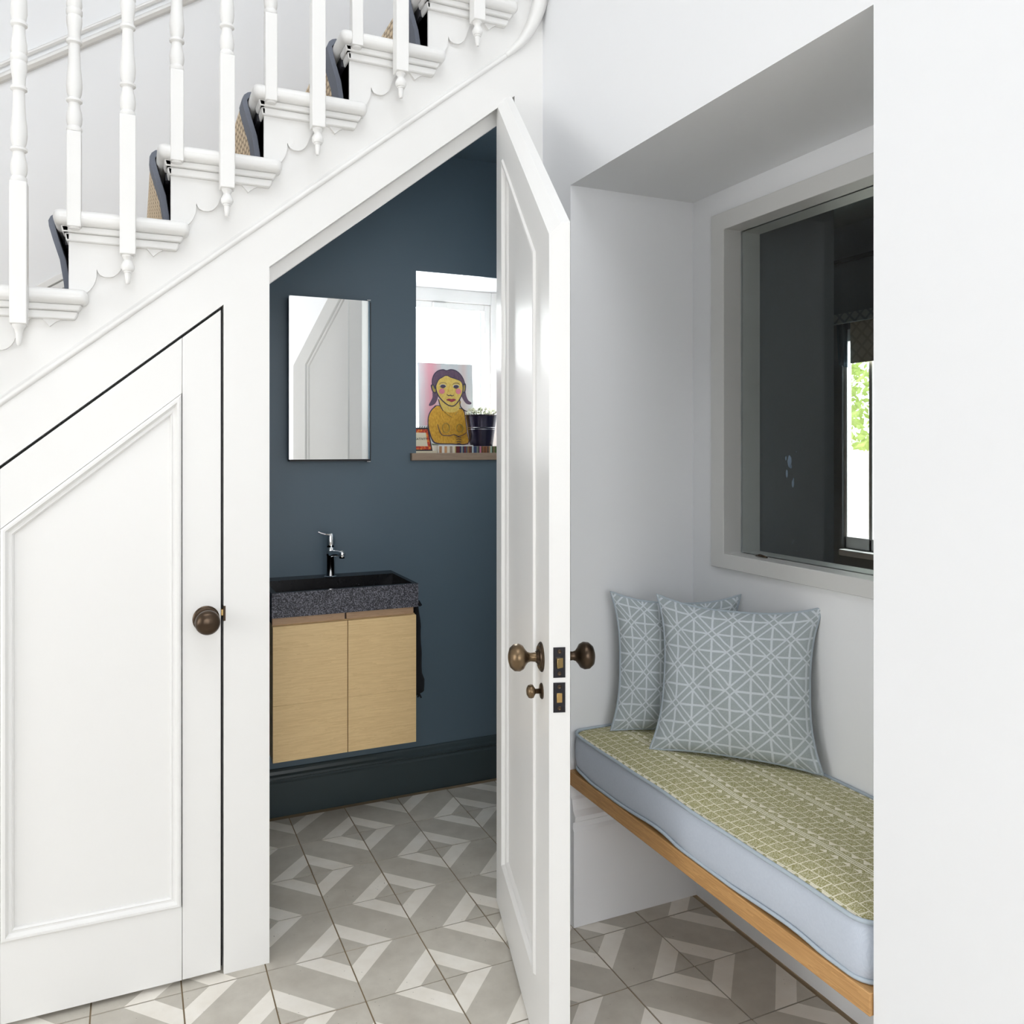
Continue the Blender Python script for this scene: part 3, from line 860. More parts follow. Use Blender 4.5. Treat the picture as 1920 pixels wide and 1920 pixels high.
# mirror
mi = empty('wall_mirror', (0.66, 2.85, 1.26), label='frameless rectangular mirror in a black casing above the basin', cat='mirror')
MX0, MX1, MZ0, MZ1 = 0.5055, 0.802, 1.266, 1.847
t = MB(); t.box(MX0 + .006, MX1 + .004, 2.806, YB, MZ0 - .006, MZ1 - .004); t.build('casing', M['black'], mi)
t = MB()
bev = 0.0075
ya = 2.800
o1 = [(MX0, ya + .0055, MZ0), (MX1, ya + .0055, MZ0), (MX1, ya + .0055, MZ1), (MX0, ya + .0055, MZ1)]
o2 = [(MX0 + .001, ya + .0012, MZ0 + .001), (MX1 - bev, ya, MZ0 + .001), (MX1 - bev, ya, MZ1 - .001), (MX0 + .001, ya + .0012, MZ1 - .001)]
t.loft([o1, o2], True, False, True)
t.build('mirror_glass', M['mirror'], mi, label='mirror glass')
for zz in (MZ0 - .010, MZ1 + .001):
    t = MB(); t.box(MX1 - .012, MX1 + .003, ya + .002, ya + .04, zz, zz + .004)
    t.build('hinge_clip', M['steel'], mi, bevel=.0008, seg=1)

# ================================================================== THINGS ON THE WINDOW BOARD
SZ = 1.2878
bk = MB(); bk.box(1.100, 1.176, 2.885, 3.03, SZ, SZ + .0262)
o = bk.build('striped_book', [blind_mat('stripes_pale', sr(240, 225, 200), sr(150, 120, 100), 10)], origin=(1.138, 2.95, SZ), label='slim book with pale striped spine under the painting', cat='book')
def stripes(name, cols):
    m, nt, b = new_mat(name)
    x, y, z = sep(nt, coords(nt))
    r = nt.nodes.new('ShaderNodeValToRGB'); r.color_ramp.interpolation = 'CONSTANT'
    el = r.color_ramp.elements
    while len(el) < min(len(cols), 30): el.new(0.5)
    for i, c_ in enumerate(cols[:30]): el[i].position = i / len(cols); el[i].color = (*sr(*c_), 1)
    nt.links.new((x * 5.0 + 0.5).clamp().s, r.inputs[0])
    nt.links.new(r.outputs[0], b.inputs['Base Color']); b.inputs['Roughness'].default_value = .5
    return m
C1 = [(245, 235, 215), (190, 165, 140), (240, 230, 210), (150, 130, 110), (235, 220, 190), (245, 240, 230), (200, 150, 110), (250, 245, 235), (225, 170, 120), (245, 235, 215), (180, 160, 140), (250, 240, 220), (210, 190, 120), (240, 235, 225), (160, 150, 110), (245, 240, 230), (250, 248, 240), (245, 240, 230)]
C2 = [(110, 30, 34), (110, 30, 34), (40, 50, 90), (150, 155, 150), (60, 60, 90), (120, 40, 40), (90, 90, 110), (150, 120, 70), (120, 50, 40), (90, 60, 50), (200, 215, 220), (70, 80, 110), (60, 75, 120), (120, 130, 120), (70, 60, 60), (215, 130, 160), (110, 80, 50), (150, 100, 60), (120, 70, 40), (150, 95, 60), (90, 70, 60), (170, 130, 90), (190, 215, 200), (80, 90, 60), (140, 120, 90), (90, 120, 60), (110, 90, 70), (60, 70, 90), (130, 120, 110), (80, 90, 110)]
o.data.materials.clear(); o.data.materials.append(stripes('stripes_pale_book', C1))
bk = MB(); bk.box(1.1765, 1.378, 2.883, 3.04, SZ, SZ + .0262)
bk.build('striped_book', stripes('stripes_dark_book', C2), origin=(1.277, 2.95, SZ), label='long book with multicoloured striped spine under the bucket', cat='book')
bk = MB(); bk.box(1.098, 1.248, 2.880, 3.02, SZ + .0264, SZ + .0305)
bk.build('white_card', M['card_white'], origin=(1.17, 2.95, SZ + .0264), label='thin white card lying on the pale striped book', cat='card')

# painting: canvas leaning on the window, figure built up in thin paint layers
PZ = SZ + .0308
pa = bpy.data.objects.new('painting', None); COL.objects.link(pa); pa.location = (1.071, 3.018, PZ)
pa.rotation_euler = (math.radians(-4), 0, 0); ORG[pa.name] = None
tag(pa, label='naive painting of a yellow skinned figure with dark pigtails', cat='painting')
PW, PH = 0.242, 0.338
t = MB(); t.box(0, PW, 0, .016, 0, PH)
def canvas_mat():
    m, nt, b = new_mat('canvas_paint')
    v = coords(nt); x, y, z = sep(nt, v)
    st = noise(nt, mapping(nt, v, (60, 1, 6)), 1, 3)
    base = mix(nt, st, sr(196, 208, 210), sr(222, 214, 216))
    pink = ((x - 0.055).abs() * -22 + 0.9 + st * .6).clamp() * z.gt(0.08)
    base = mix(nt, pink * .75, base, sr(226, 140, 156))
    pink2 = ((x - 0.200).abs() * -30 + 0.5 + st * .6).clamp()
    base = mix(nt, pink2 * .5, base, sr(214, 170, 160))
    nt.links.new(base, b.inputs['Base Color']); b.inputs['Roughness'].default_value = .6
    return m
t.build('canvas', canvas_mat(), pa)
def pc(px, py): return ((px - 225) / 955 * PW, (1505 - py) / 1330 * PH)
def paintmat(name, c1, c2, sc=220):
    m, nt, b = new_mat(name); v = coords(nt)
    n = noise(nt, mapping(nt, v, (1, 1, .45)), sc, 3, .7)
    nt.links.new(mix(nt, ((n - .5) * 2.6 + .5).clamp(), sr(*c1), sr(*c2)), b.inputs['Base Color'])
    b.inputs['Roughness'].default_value = .55; return m
PM = [paintmat('paint_line', (52, 44, 66), (70, 58, 80)), paintmat('paint_yellow', (226, 176, 60), (186, 134, 34), 160), paintmat('paint_skin', (226, 200, 108), (204, 168, 80), 190),
      paintmat('paint_hair', (104, 80, 98), (82, 64, 88), 120), paintmat('paint_cheek', (214, 130, 140), (200, 112, 130)), paintmat('paint_lip', (150, 50, 66), (122, 36, 56)),
      paintmat('paint_white', (222, 214, 196), (180, 190, 190)), paintmat('paint_olive', (170, 150, 70), (130, 120, 70)), paintmat('paint_green', (96, 116, 58), (80, 96, 50))]
layer = [0]
def blob(mb, pts, mat, smooth=3):
    P = [Vector((*pc(*p), 0)) for p in pts]
    n = len(P); out = []
    if smooth:
        for i in range(n):
            p = [P[(i + d) % n] for d in (-1, 0, 1, 2)]
            for tt in range(smooth):
                s_ = tt / smooth
                out.append(0.5 * ((2 * p[1]) + (p[2] - p[0]) * s_ + (2 * p[0] - 5 * p[1] + 4 * p[2] - p[3]) * s_ * s_ + (3 * p[1] - p[0] - 3 * p[2] + p[3]) * s_ ** 3))
    else: out = P
    layer[0] += 1; mb.mi = mat
    mb.prism([(q.x, q.y) for q in out], 'y', -0.00012 * layer[0] - .0002, 0.0)
def line(mb, pts, wpx, mat=0):
    """a brush line of width wpx along pts"""
    P = [Vector((*p, 0)) for p in pts]; P = cr([(p.x, p.y, 0) for p in P], 4)
    L_, R_ = [], []
    for i, p in enumerate(P):
        d_ = (P[min(i + 1, len(P) - 1)] - P[max(i - 1, 0)]); d_.normalize(); n_ = Vector((-d_.y, d_.x, 0))
        ww = wpx * (0.55 + .45 * math.sin(math.pi * (i + .5) / len(P)))
        L_.append(p + n_ * ww / 2); R_.append(p - n_ * ww / 2)
    blob(mb, [(q.x, q.y) for q in L_ + R_[::-1]], mat, 0)
def ell(cx, cy, rx, ry, n=14): return [(cx + rx * math.cos(2 * math.pi * i / n), cy + ry * math.sin(2 * math.pi * i / n)) for i in range(n)]
g_ = MB()
blob(g_, [(430, 1480), (560, 1500), (560, 1505), (440, 1505)], 8, 0)
# pigtails, torso, arms
blob(g_, [(470, 640), (530, 640), (560, 700), (545, 770), (500, 840), (430, 872), (398, 860), (430, 800), (465, 730)], 3)
blob(g_, [(985, 640), (1040, 620), (1060, 700), (1095, 770), (1148, 805), (1130, 835), (1060, 825), (1010, 770), (975, 700)], 3)
blob(g_, [(560, 860), (480, 890), (410, 970), (372, 1080), (375, 1220), (400, 1330), (440, 1440), (520, 1490), (760, 1495), (1070, 1490), (1062, 1300), (1035, 1050), (1020, 950), (960, 900)], 0)
blob(g_, [(570, 870), (490, 905), (425, 980), (388, 1080), (390, 1215), (415, 1320), (455, 1420), (530, 1470), (760, 1478), (1060, 1474), (1050, 1300), (1022, 1050), (1005, 960), (950, 910), (780, 930)], 1)
blob(g_, [(590, 760), (600, 880), (660, 950), (780, 975), (890, 950), (935, 880), (935, 760)], 2)
# head
blob(g_, [(480, 520), (445, 530), (440, 560), (465, 640), (520, 670), (535, 600), (525, 540)], 0)
blob(g_, [(490, 540), (462, 555), (480, 630), (515, 645), (522, 590)], 7)
blob(g_, [(1020, 480), (1055, 500), (1055, 570), (1040, 640), (1005, 655), (990, 600), (1000, 520)], 0)
blob(g_, [(1020, 510), (1038, 530), (1035, 590), (1018, 630), (1005, 600)], 7)
blob(g_, [(525, 480), (520, 600), (560, 710), (640, 800), (730, 862), (815, 878), (880, 840), (950, 750), (1000, 640), (1005, 520), (960, 420), (760, 360), (580, 400)], 0)
blob(g_, [(540, 490), (537, 600), (575, 700), (650, 785), (735, 845), (812, 860), (870, 825), (935, 740), (985, 635), (990, 520), (940, 430), (740, 375), (590, 410)], 2)
# hair
blob(g_, [(460, 520), (462, 440), (500, 350), (570, 290), (660, 268), (720, 282), (790, 262), (880, 275), (960, 330), (1015, 410), (1040, 500), (1000, 520), (960, 460), (870, 425), (780, 400), (715, 372), (640, 410), (580, 450), (535, 540), (510, 600), (480, 540)], 0)
blob(g_, [(475, 500), (478, 440), (512, 362), (578, 304), (660, 284), (720, 296), (790, 277), (874, 290), (948, 342), (1000, 418), (1022, 490), (985, 490), (955, 450), (870, 412), (780, 386), (716, 360), (640, 395), (570, 438), (525, 520), (500, 540)], 3)
# features
for ex in (650, 880):
    line(g_, [(ex - 65, 520), (ex - 30, 494), (ex + 30, 490), (ex + 66, 510)], 7)
    blob(g_, ell(ex, 545, 56, 30), 6); blob(g_, ell(ex, 547, 46, 26), 0); line(g_, [(ex - 58, 552), (ex, 578), (ex + 55, 545)], 7)
blob(g_, ell(628, 630, 48, 44), 4); blob(g_, ell(918, 625, 48, 46), 4)
line(g_, [(760, 540), (742, 600), (735, 640)], 7, 1); line(g_, [(712, 680), (745, 700), (775, 690), (800, 702), (836, 688)], 14)
blob(g_, [(700, 768), (750, 748), (790, 756), (830, 748), (868, 766), (830, 790), (795, 802), (750, 788)], 5)
# neck and body lines
line(g_, [(565, 760), (590, 860), (640, 950)], 12); line(g_, [(940, 760), (945, 860), (1000, 925), (1060, 950)], 12)
line(g_, [(540, 1170), (570, 1280), (620, 1345), (740, 1352), (820, 1335), (900, 1362), (990, 1335), (1040, 1300)], 11)
line(g_, [(660, 960), (720, 1010), (790, 1050)], 6, 7); line(g_, [(900, 960), (850, 1010)], 6, 7)
line(g_, [(620, 1230), (640, 1170), (690, 1150), (735, 1185), (740, 1250), (700, 1300), (640, 1290), (620, 1230)], 9, 7)
line(g_, [(865, 1230), (885, 1180), (930, 1165), (970, 1195), (980, 1250), (945, 1290), (890, 1285), (865, 1230)], 9, 7)
for yy_ in (1370, 1405, 1445, 1478): line(g_, [(860, yy_ + 10), (900, yy_), (940, yy_ + 12)], 9)
line(g_, [(380, 1100), (372, 1220), (400, 1340), (450, 1450)], 9)
g_.build('painted_figure', PM, pa, kind='thing')

# bucket with plant
bx, by, bz = 1.308, 2.935, SZ + .0264
pb = empty('plant_bucket', (bx, by, bz), label='small black metal bucket holding white flowers on the window board', cat='plant pot')
t = MB(); pr = [(0.0, 0), (0.046, 0.0), (0.0475, .006), (0.0555, .066), (0.0565, .0665), (0.0567, .0685), (0.0562, .070), (0.0569, .0735), (0.0572, .0755), (0.0568, .077), (0.0642, .122), (0.0662, .124), (0.0655, .127), (0.0622, .125), (0.055, .07), (0.0, .06)]
t.lathe(pr, (bx, by, bz), n=36, cap=False); t.build('bucket', M['bucket'], pb, smooth='auto')
t = MB(); t.lathe([(0.0560, .0668), (0.0575, .0676), (0.0572, .0690)], (bx, by, bz), n=36, cap=False); t.lathe([(0.0570, .0736), (0.0588, .0746), (0.0578, .0760)], (bx, by, bz), n=36, cap=False)
t.build('ridge', M['steel'], pb, smooth='auto')
t = MB(); t.lathe([(0.0, .112), (0.0595, .111)], (bx, by, bz), n=24, cap=False); t.build('soil', M['soil'], pb)
rp = random.Random(5)
def tuft(n, rmax, z0, z1, s0, s1, fn):
    m = MB()
    for i in range(n):
        a = rp.uniform(0, 6.28); r_ = rmax * math.sqrt(rp.random()); c = Vector((bx + r_ * math.cos(a), by + r_ * math.sin(a), bz + rp.uniform(z0, z1) + fn(r_ * math.cos(a))))
        s_ = rp.uniform(s0, s1)
        q = Matrix.Rotation(rp.uniform(0, 6.28), 3, 'Z') @ Matrix.Rotation(rp.uniform(-1.2, 1.2), 3, 'X')
        pts = [q @ Vector(p) * s_ + c for p in ((0, -1, 0), (.55, -.3, .12), (.5, .4, .1), (0, 1, -.05), (-.5, .4, .1), (-.55, -.3, .12), (0, 0, .25))]
        m.add(pts, [(i_, (i_ + 1) % 6, 6) for i_ in range(6)])
    return m
hill = lambda x: 0.026 * math.exp(-((x + .018) / .02) ** 2) + .018 * math.exp(-((x - .045) / .016) ** 2)
tuft(260, .060, .114, .138, .005, .009, hill).build('flowers', M['petal'], pb, kind='stuff')
tuft(90, .062, .108, .130, .003, .007, hill).build('leaves', M['leaf'], pb, kind='stuff')

# easel calendar
ca = bpy.data.objects.new('desk_calendar', None); COL.objects.link(ca); ca.location = (1.002, 2.905, SZ + .008)
ca.rotation_euler = (math.radians(-10), 0, 0); ORG[ca.name] = None
tag(ca, label='small spiral bound flip calendar with red and yellow cover', cat='calendar')
CW, CH = 0.083, 0.092
t = MB(); t.prism([(-.012, 0), (CW, 0), (CW - .012, CH), (-.012, CH)], 'y', 0, .004)
t.build('cover_board', M['black'], ca)
def fiery():
    m, nt, b = new_mat('fiery_print'); n = noise(nt, coords(nt), 90, 3)
    r = nt.nodes.new('ShaderNodeValToRGB'); nt.links.new(n.s, r.inputs[0])
    r.color_ramp.elements[0].position = .36; r.color_ramp.elements[0].color = (*sr(160, 30, 14), 1)
    r.color_ramp.elements[1].position = .68; r.color_ramp.elements[1].color = (*sr(240, 170, 50), 1)
    e_ = r.color_ramp.elements.new(.5); e_.color = (*sr(214, 66, 24), 1)
    nt.links.new(r.outputs[0], b.inputs['Base Color']); b.inputs['Roughness'].default_value = .4; return m
t = MB(); t.prism([(-.010, .005), (CW - .006, .005), (CW - .016, CH - .006), (-.010, CH - .006)], 'y', -.0012, 0)
t.build('cover_print', fiery(), ca)
t = MB(); t.prism([(-.004, .018), (CW - .020, .018), (CW - .025, CH - .020), (-.004, CH - .020)], 'y', -.0022, -.001)
t.build('title_panel', M['cream'], ca)
def text(s, size, x, z, y, parent, mat):
    cu = bpy.data.curves.new('lettering', 'FONT'); cu.body = s; cu.size = size; cu.extrude = .0001; cu.resolution_u = 2
    cu.space_character = 1.08; cu.offset = .00022
    tmp = bpy.data.objects.new('tmp', cu); COL.objects.link(tmp)
    dg = bpy.context.evaluated_depsgraph_get(); me = bpy.data.meshes.new_from_object(tmp.evaluated_get(dg))
    bpy.data.objects.remove(tmp); me.name = 'lettering'
    me.transform(Matrix.Translation((x, y, z)) @ Matrix.Rotation(math.pi / 2, 4, 'X'))
    me.materials.clear(); me.materials.append(mat)
    o = bpy.data.objects.new('lettering', me); COL.objects.link(o); o.parent = parent; return o
text('CREATIVITY', .0118, -.0038, .043, -.0024, ca, M['black'])
t = MB()
for i in range(8):
    x_ = -.004 + i * .0098
    t.tube([(x_ + .002 * math.sin(a) , .002 + .0055 * math.cos(a), CH + .0005 + .0055 * math.sin(a)) for a in [j * .7 for j in range(10)]], .0009, 5)
t.build('spiral_binding', M['black_gloss'], ca)
t = MB(); t.prism([(0, 0), (.035, 0), (.012, .07)], 'x', -.01, CW - .01); t.v = [Vector((p.x, p.y + .008, p.z)) for p in t.v]
t.build('easel_back', M['black'], ca)
bk = MB(); bk.box(1.0, 1.094, 2.880, 2.965, SZ, SZ + .0078); bk.build('notepad', M['cream'], origin=(1.04, 2.9, SZ), label='thin cream notepad lying under the flip calendar', cat='notepad')
bk = MB(); bk.prism([(1.078, SZ + .001), (1.0985, SZ + .001), (1.0985, SZ + .030), (1.086, SZ + .036), (1.078, SZ + .034)], 'y', 2.967, 3.01)
bk.build('green_box', paint('green_box', sr(120, 128, 40), .6, .1, 30, 0), origin=(1.09, 3.0, SZ), label='olive green packet wedged behind the flip calendar', cat='packet')

# ================================================================== WINDOW SEAT
bench = MB(); bench.box(1.1005, XN - .001, NN + .002, ND - .001, 0.389, 0.427)
bench.build('bench_seat', M['oak_bench'], origin=(1.3, 1.4, 0.389), bevel=.0015, seg=2, label='oak plank bench spanning the recess', cat='bench')
cu = empty('seat_cushion', (1.31, 1.40, 0.427), label='box seat cushion, olive patterned top and grey blue sides', cat='cushion')
CX0, CX1, CY0, CY1 = 1.1045, XN - .004, 0.926, ND - .004
def cshape(off, z, wob=0):
    """rounded rectangle loop of the cushion plan, off = outward offset"""
    r = .040; pts = []
    def arc(cx, cy, a0, a1, rr):
        return [(cx + rr * math.cos(math.radians(a0 + (a1 - a0) * i / 6)), cy + rr * math.sin(math.radians(a0 + (a1 - a0) * i / 6))) for i in range(7)]
    x0, x1, y0, y1 = CX0 - off, CX1 + off, CY0 - off, CY1 + off
    P = arc(x0 + r, y0 + r, 180, 270, r) + arc(x1 - r, y0 + r, 270, 360, r) + arc(x1 - r, y1 - r, 0, 90, r) + arc(x0 + r, y1 - r, 90, 180, r)
    # subdivide the long front side
    n = 40; last = P[-1]; first = P[0]
    P += [(first[0] + 0.0, last[1] + (first[1] - last[1]) * i / n) for i in range(1, n)]
    out = []
    for x, y in P:
        ww = wob * (math.sin(y * 17 + 1) * .6 + math.sin(y * 31) * .4 + math.sin(y * 7 + 2) * .5)
        out.append((x, y, z + ww))
    return out
ZT0 = 0.530
def ztop(x, y):
    u = (x - CX0) / (CX1 - CX0); v = (y - CY0) / (CY1 - CY0)
    e_ = max(0, min(1, min(u, 1 - u) / .25)); g2 = max(0, min(1, min(v, 1 - v) / .12))
    return 0.016 * (1 - (1 - e_) ** 2) * (1 - (1 - g2) ** 2) + .0025 * math.sin(y * 11) * math.sin(x * 9)
rings = []
rnd2 = lambda y: .004 * math.sin(y * 9) + .003 * math.sin(y * 23 + 1)
for zf, off in ((0.0, -.006), (.12, -.001), (.3, .001), (.5, .0015), (.7, .001), (.9, -.001), (1.0, -.005)):
    lo = cshape(off, .4295, .0042); hi = cshape(off, ZT0, .0016)
    ring_ = []
    for a, b in zip(lo, hi):
        z = a[2] + (b[2] - a[2]) * zf + (.004 * (1 - zf) * (1 + math.sin(a[1] * 17 + 1)))
        ring_.append((a[0], a[1], max(z, .4278)))
    rings.append(ring_)
t = MB(); t.loft(rings, True, True, False); t.build('side_panel', M['fabric_blue'], cu, smooth='auto', label='plain grey blue boxing')
# top: loops shrinking towards the middle
rings = []
base = cshape(-.005, ZT0, .0016)
cxm, cym = (CX0 + CX1) / 2, (CY0 + CY1) / 2
for s_ in (1, .97, .93, .86, .76, .62, .45, .28, .12):
    ring_ = []
    for x, y, z in base:
        # shrink towards the long centre line
        cyc = max(CY0 + .2, min(CY1 - .2, y))
        X_, Y_ = cxm + (x - cxm) * s_, cyc + (y - cyc) * s_
        ring_.append((X_, Y_, z + ztop(X_, Y_) * (1 if s_ < 1 else 0)))
    rings.append(ring_)
t = MB(); t.loft(rings, True, False, True); t.build('patterned_top', M['olive'], cu, smooth=True, label='olive and cream zigzag woven top')
t = MB(); t.tube([(x, y, z + .0015) for x, y, z in cshape(-.001, ZT0, .0016)], .0042, 8, True); t.build('piping', M['piping'], cu, smooth=True)
t = MB(); t.tube([(x, y, max(.432, z + .004 * (1 + math.sin(y * 17 + 1)))) for x, y, z in cshape(-.002, .4295, .0042)], .0040, 8, True); t.build('piping', M['piping'], cu, smooth=True)

# scatter pillows
def pillow(name, bl, br, lean, H_, thick, label, seedv, sag=(0, 0)):
    bl, br = Vector(bl), Vector(br)
    e1 = (br - bl); Wd = e1.length; e1.normalize()
    back = Vector((-e1.y, e1.x, 0))                    # away from the camera
    if back.dot(Vector((1, 1, 0))) < 0: back = -back
    up = (Vector((0, 0, 1)) * math.cos(lean) + back * math.sin(lean)).normalized()
    nrm = e1.cross(up).normalized()
    if nrm.dot(back) > 0: nrm = -nrm
    org = (bl + br) / 2
    root = empty(name, org, label=label, cat='pillow', group='lattice pillows on the window seat')
    rp2 = random.Random(seedv)
    n = 34
    def edge(s_, t_):
        kx = .15 * (1 - abs(t_) ** 2.6); ky = .15 * (1 - abs(s_) ** 2.6)
        x = s_ * (1 - kx * abs(s_) ** .8); y = t_ * (1 - ky * (1.0 if t_ > 0 else .45) * abs(t_) ** .8)
        return x, y
    def pt(s_, t_, side):
        x, y = edge(s_, t_)
        a_, b_ = max(0, 1 - s_ ** 2), max(0, 1 - t_ ** 2)
        hgt = thick * (a_ ** .42) * (b_ ** .42)
        # crumple near the corners and gentle folds
        cr_ = (abs(s_) * abs(t_)) ** 2
        hgt += side * 0 + .006 * math.sin(s_ * 9 + t_ * 4 + seedv) * a_ * b_ + .005 * cr_ * math.sin((s_ - t_) * 26 + seedv)
        hgt = max(hgt * (1.0 if side > 0 else .6), .002)
        yy = (y + 1) / 2 * H_
        # sag onto the seat
        if t_ < 0: yy = max(yy, 0.0)
        p = org + e1 * (x * Wd / 2) + up * yy + nrm * (hgt * side) + nrm * (.010 * (s_ * t_) * sag[0]) + back * (.03 * sag[1] * t_ * t_ * (1 if t_ > 0 else 0))
        return p
    for side, nm in ((1, 'cover'), (-1, 'cover')):
        me = MB()
        vs = [pt(-1 + 2 * i / n, -1 + 2 * j / n, side) for j in range(n + 1) for i in range(n + 1)]
        fs = [(j * (n + 1) + i, j * (n + 1) + i + 1, (j + 1) * (n + 1) + i + 1, (j + 1) * (n + 1) + i) for j in range(n) for i in range(n)]
        me.add(vs, fs)
        o = me.build(nm, M['pillow'], root, smooth=True)
        uvl = o.data.uv_layers.new(name='UVMap')
        for lp in o.data.loops:
            vi = lp.vertex_index; i, j = vi % (n + 1), vi // (n + 1)
            uvl.data[lp.index].uv = (i / n, j / n)
    loop = [(-1 + 2 * i / 30, -1) for i in range(30)] + [(1, -1 + 2 * i / 30) for i in range(30)] + [(1 - 2 * i / 30, 1) for i in range(30)] + [(-1, 1 - 2 * i / 30) for i in range(30)]
    me = MB(); me.tube([(pt(a, b, 1) + pt(a, b, -1)) / 2 for a, b in loop], .0036, 8, True)
    me.build('piping', M['piping'], root, smooth=True)
    return root
pillow('scatter_pillow', (1.215, 1.668, .545), (1.484, 1.372, .545), math.radians(10), .385, .050, 'pale grey lattice pillow standing in front of the other', 3, (1, .2))
pillow('scatter_pillow', (1.190, 1.810, .545), (1.484, 1.630, .545), math.radians(6), .372, .042, 'grey lattice pillow half hidden in the recess corner', 8, (-1, 0))

# ---- internal window frame in the recess
w2 = empty('window_2', (XN, 1.4, 1.0), kind='structure', label='grey framed internal window above the window seat')
t = MB()
FX = XN - .010
oy0, oy1, oz0, oz1 = 0.99, 1.794, 0.975, 1.966
t.mi = 0
def yz(y0, y1, z0, z1, x): return [(x, y0, z0), (x, y1, z0), (x, y1, z1), (x, y0, z1)]
t.loft([yz(oy0, oy1, oz0, oz1, XN + .001), yz(oy0, oy1, oz0, oz1, FX), yz(HY0, HY1, HZ0, HZ1, FX), yz(HY0, HY1, HZ0, HZ1, 1.573)], True)
t.build('window_frame', M['frame_grey'], w2, bevel=.0015, seg=1)
t = MB(); t.loft([yz(HY0, HY1 - .001, HZ0 + .001, HZ1 - .001, 1.579), yz(HY0, HY1 - .001, HZ0 + .001, HZ1 - .001, XO + .004)], True)
t.build('window_reveal', M['frame_grey'], w2)
t = MB(); t.box(1.5735, 1.5785, HY0, HY1, HZ0, HZ1); t.build('pane', M['glass'], w2)
t = MB(); t.tube([(1.548, 1.655, HZ0 + .004), (1.548, 1.640, HZ0 + .006), (1.548, 1.615, HZ0 + .004)], [.002, .004, .002], 8); t.build('window_catch', M['bronze'], w2, smooth=True)
rs = random.Random(2)
for (y_, z_, ry, rz) in ((1.5625, 1.275, .006, .014), (1.558, 1.262, .003, .005), (1.575, 1.283, .002, .005), (1.572, 1.243, .003, .010), (1.551, 1.218, .0035, .009), (1.5495, 1.228, .0018, .004), (1.540, 1.30, .001, .0016), (1.552, 1.064, .001, .001), (1.549, 1.070, .001, .001), (1.538, 1.045, .001, .001)):
    t = MB(); t.add([(1.5731, y_ + ry * math.cos(a * .628) * (1 + .3 * rs.random()), z_ + rz * math.sin(a * .628) * (1 + .3 * rs.random())) for a in range(10)], [tuple(range(10))])
    t.build('smudge', M['smudge'], w2, label='pale smudge on the glass')

# ================================================================== ROOM BEYOND THE INTERNAL WINDOW
RX1 = 3.30; RY0, RY1, RZ = -0.3, 3.6, 2.42
t = MB(); t.box(XO + .002, RX1 + .3, RY0, RY1, -.05, 0); t.build('floor_far_room', M['oak_rail'], kind='structure', label='wooden floor of the room beyond the internal window')
t = MB(); t.box(XO + .002, RX1 + .3, RY0, RY1, RZ, RZ + .05); t.build('ceiling_far_room', M['room_ceiling'], kind='structure', label='shadowed ceiling of the room beyond the internal window')
t = MB(); t.box(XO + .002, RX1 + .3, RY0 - .1, RY0, 0, RZ); t.build('wall_far_room_near', M['room_grey'], kind='structure', label='near end wall of the room beyond')
t = MB(); t.box(XO + .002, RX1 + .3, RY1, RY1 + .1, 0, RZ); t.build('wall_far_room_end', M['room_grey'], kind='structure', label='far end wall of the room beyond')
t = MB(); t.box(XO + .0045, 1.935, HY1 + .008, HY1 + .11, 0, RZ); t.build('wall_far_room_return', M['room_grey'], kind='structure', label='dark grey wall return seen through the internal window')
gy0, gy1, gz0, gz1 = 2.20, 2.93, .80, 1.90
t = MB(); X1 = RX1 + .05
t.box(RX1, X1, RY0, gy0, 0, RZ); t.box(RX1, X1, gy1, RY1, 0, RZ); t.box(RX1, X1, gy0, gy1, 0, gz0); t.box(RX1, X1, gy0, gy1, gz1, RZ)
t.box(XO + .002, XO + .0028, HY1 + .12, RY1, 0, RZ)
t.build('wall_far_room_window', M['room_grey'], kind='structure', label='window wall across the room beyond')
w3 = empty('window_3', (RX1, 2.6, gz0), kind='structure', label='sunlit window across the room beyond')
t = MB(); t.box(RX1 - .05, RX1 + .2, gy0 - .03, gy1 - .02, gz0 - .03, gz0); t.build('window_sill', M['wood_white'], w3, bevel=.004)
t = MB()
xx0, xx1 = RX1 + .010, RX1 + .042
for a, b in ((gy0, gy0 + .05), (gy1 - .018, gy1), (2.765, 2.785)): t.box(xx0, xx1, a, b, gz0, gz1)
for a, b in ((gz0, gz0 + .06), (gz1 - .06, gz1)): t.box(xx0, xx1, gy0, gy1, a, b)
t.build('window_frame', M['wood_white'], w3, bevel=.003)
t = MB(); t.box(xx0 + .012, xx0 + .016, gy0, gy1, gz0, gz1); t.build('pane', M['glass'], w3)
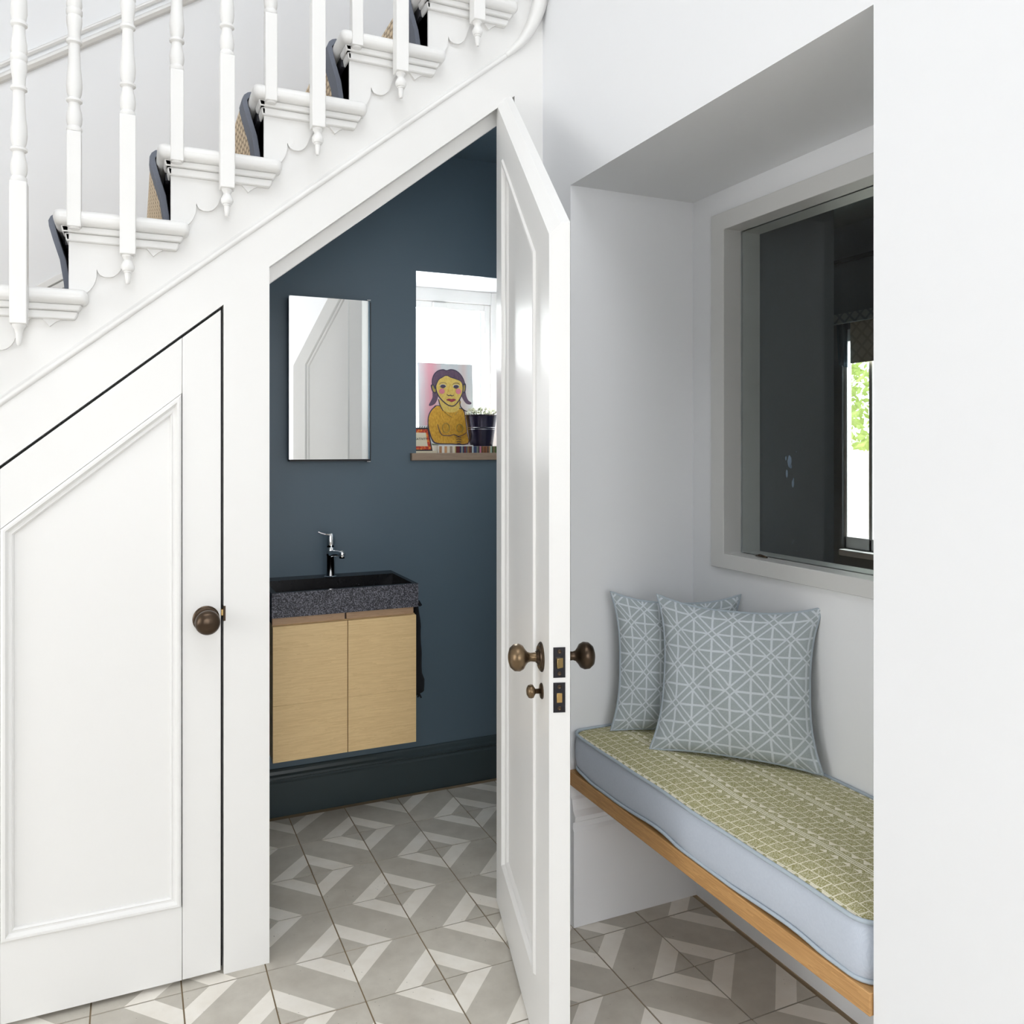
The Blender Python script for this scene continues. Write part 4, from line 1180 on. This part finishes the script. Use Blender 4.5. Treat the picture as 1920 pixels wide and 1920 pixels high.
# blinds
bl = empty('roman_blind', (3.22, 2.6, 1.92), label='dark grey roman blind with patterned hem in the room beyond', cat='blind')
t = MB(); t.box(3.225, 3.240, 2.12, 2.955, 1.965, 2.215); t.build('blind_fabric', M['blind_grey'], bl)
t = MB(); t.box(3.219, 3.242, 2.12, 2.957, 1.920, 1.967); t.build('patterned_hem', M['blind_band'], bl)
t = MB(); t.box(3.21, 3.296, 2.10, 2.96, 2.215, 2.235); t.build('head_rail', M['black'], bl)
bl = empty('inner_blind', (3.30, 2.6, 1.74), label='tan patterned blind hanging lower inside the far window', cat='blind')
t = MB(); t.box(3.285, 3.297, 2.25, 2.870, 1.725, 1.95); t.build('blind_fabric', M['blind_tan'], bl)
cn = MB()
rings = []
for j in range(6):
    z_ = 1.92 - j * .043
    rings.append([(3.262 + .012 * math.sin(i * 1.6), 2.872 + .058 * (i / 14) * (1 - j * .05) + .006 * j * 0, z_ - .0 + .018 * (i / 14)) for i in range(15)])
cn.loft(rings, False)
o = cn.build('gathered_curtain', M['curtain'], origin=(3.26, 2.9, 1.72), smooth=True, label='short gathered blue grey curtain beside the tan blind', cat='curtain')
md = o.modifiers.new('thickness', 'SOLIDIFY'); md.thickness = .003
# garden glimpse outside that window
hg = MB()
rg = random.Random(11)
for i in range(900):
    c = Vector((4.6 + rg.uniform(-.15, .3), rg.uniform(3.5, 4.6), rg.uniform(1.30, 1.95)))
    s_ = rg.uniform(.02, .05); q = Matrix.Rotation(rg.uniform(0, 6.28), 3, 'X') @ Matrix.Rotation(rg.uniform(-1, 1), 3, 'Z')
    hg.add([q @ Vector(p) * s_ + c for p in ((0, -1, 0), (.1, 0, .5), (0, 1, 0), (.1, 0, -.5))], [(0, 1, 2, 3)])
hg.build('garden_hedge', M['hedge'], kind='stuff', label='pale green garden hedge glimpsed through the far window', cat='hedge')
gw = MB(); gw.box(4.4, 4.5, 2.6, 5.2, -.1, 1.28); gw.build('garden_wall', M['brick_pale'], kind='structure', label='sunlit pale garden wall outside the far window')
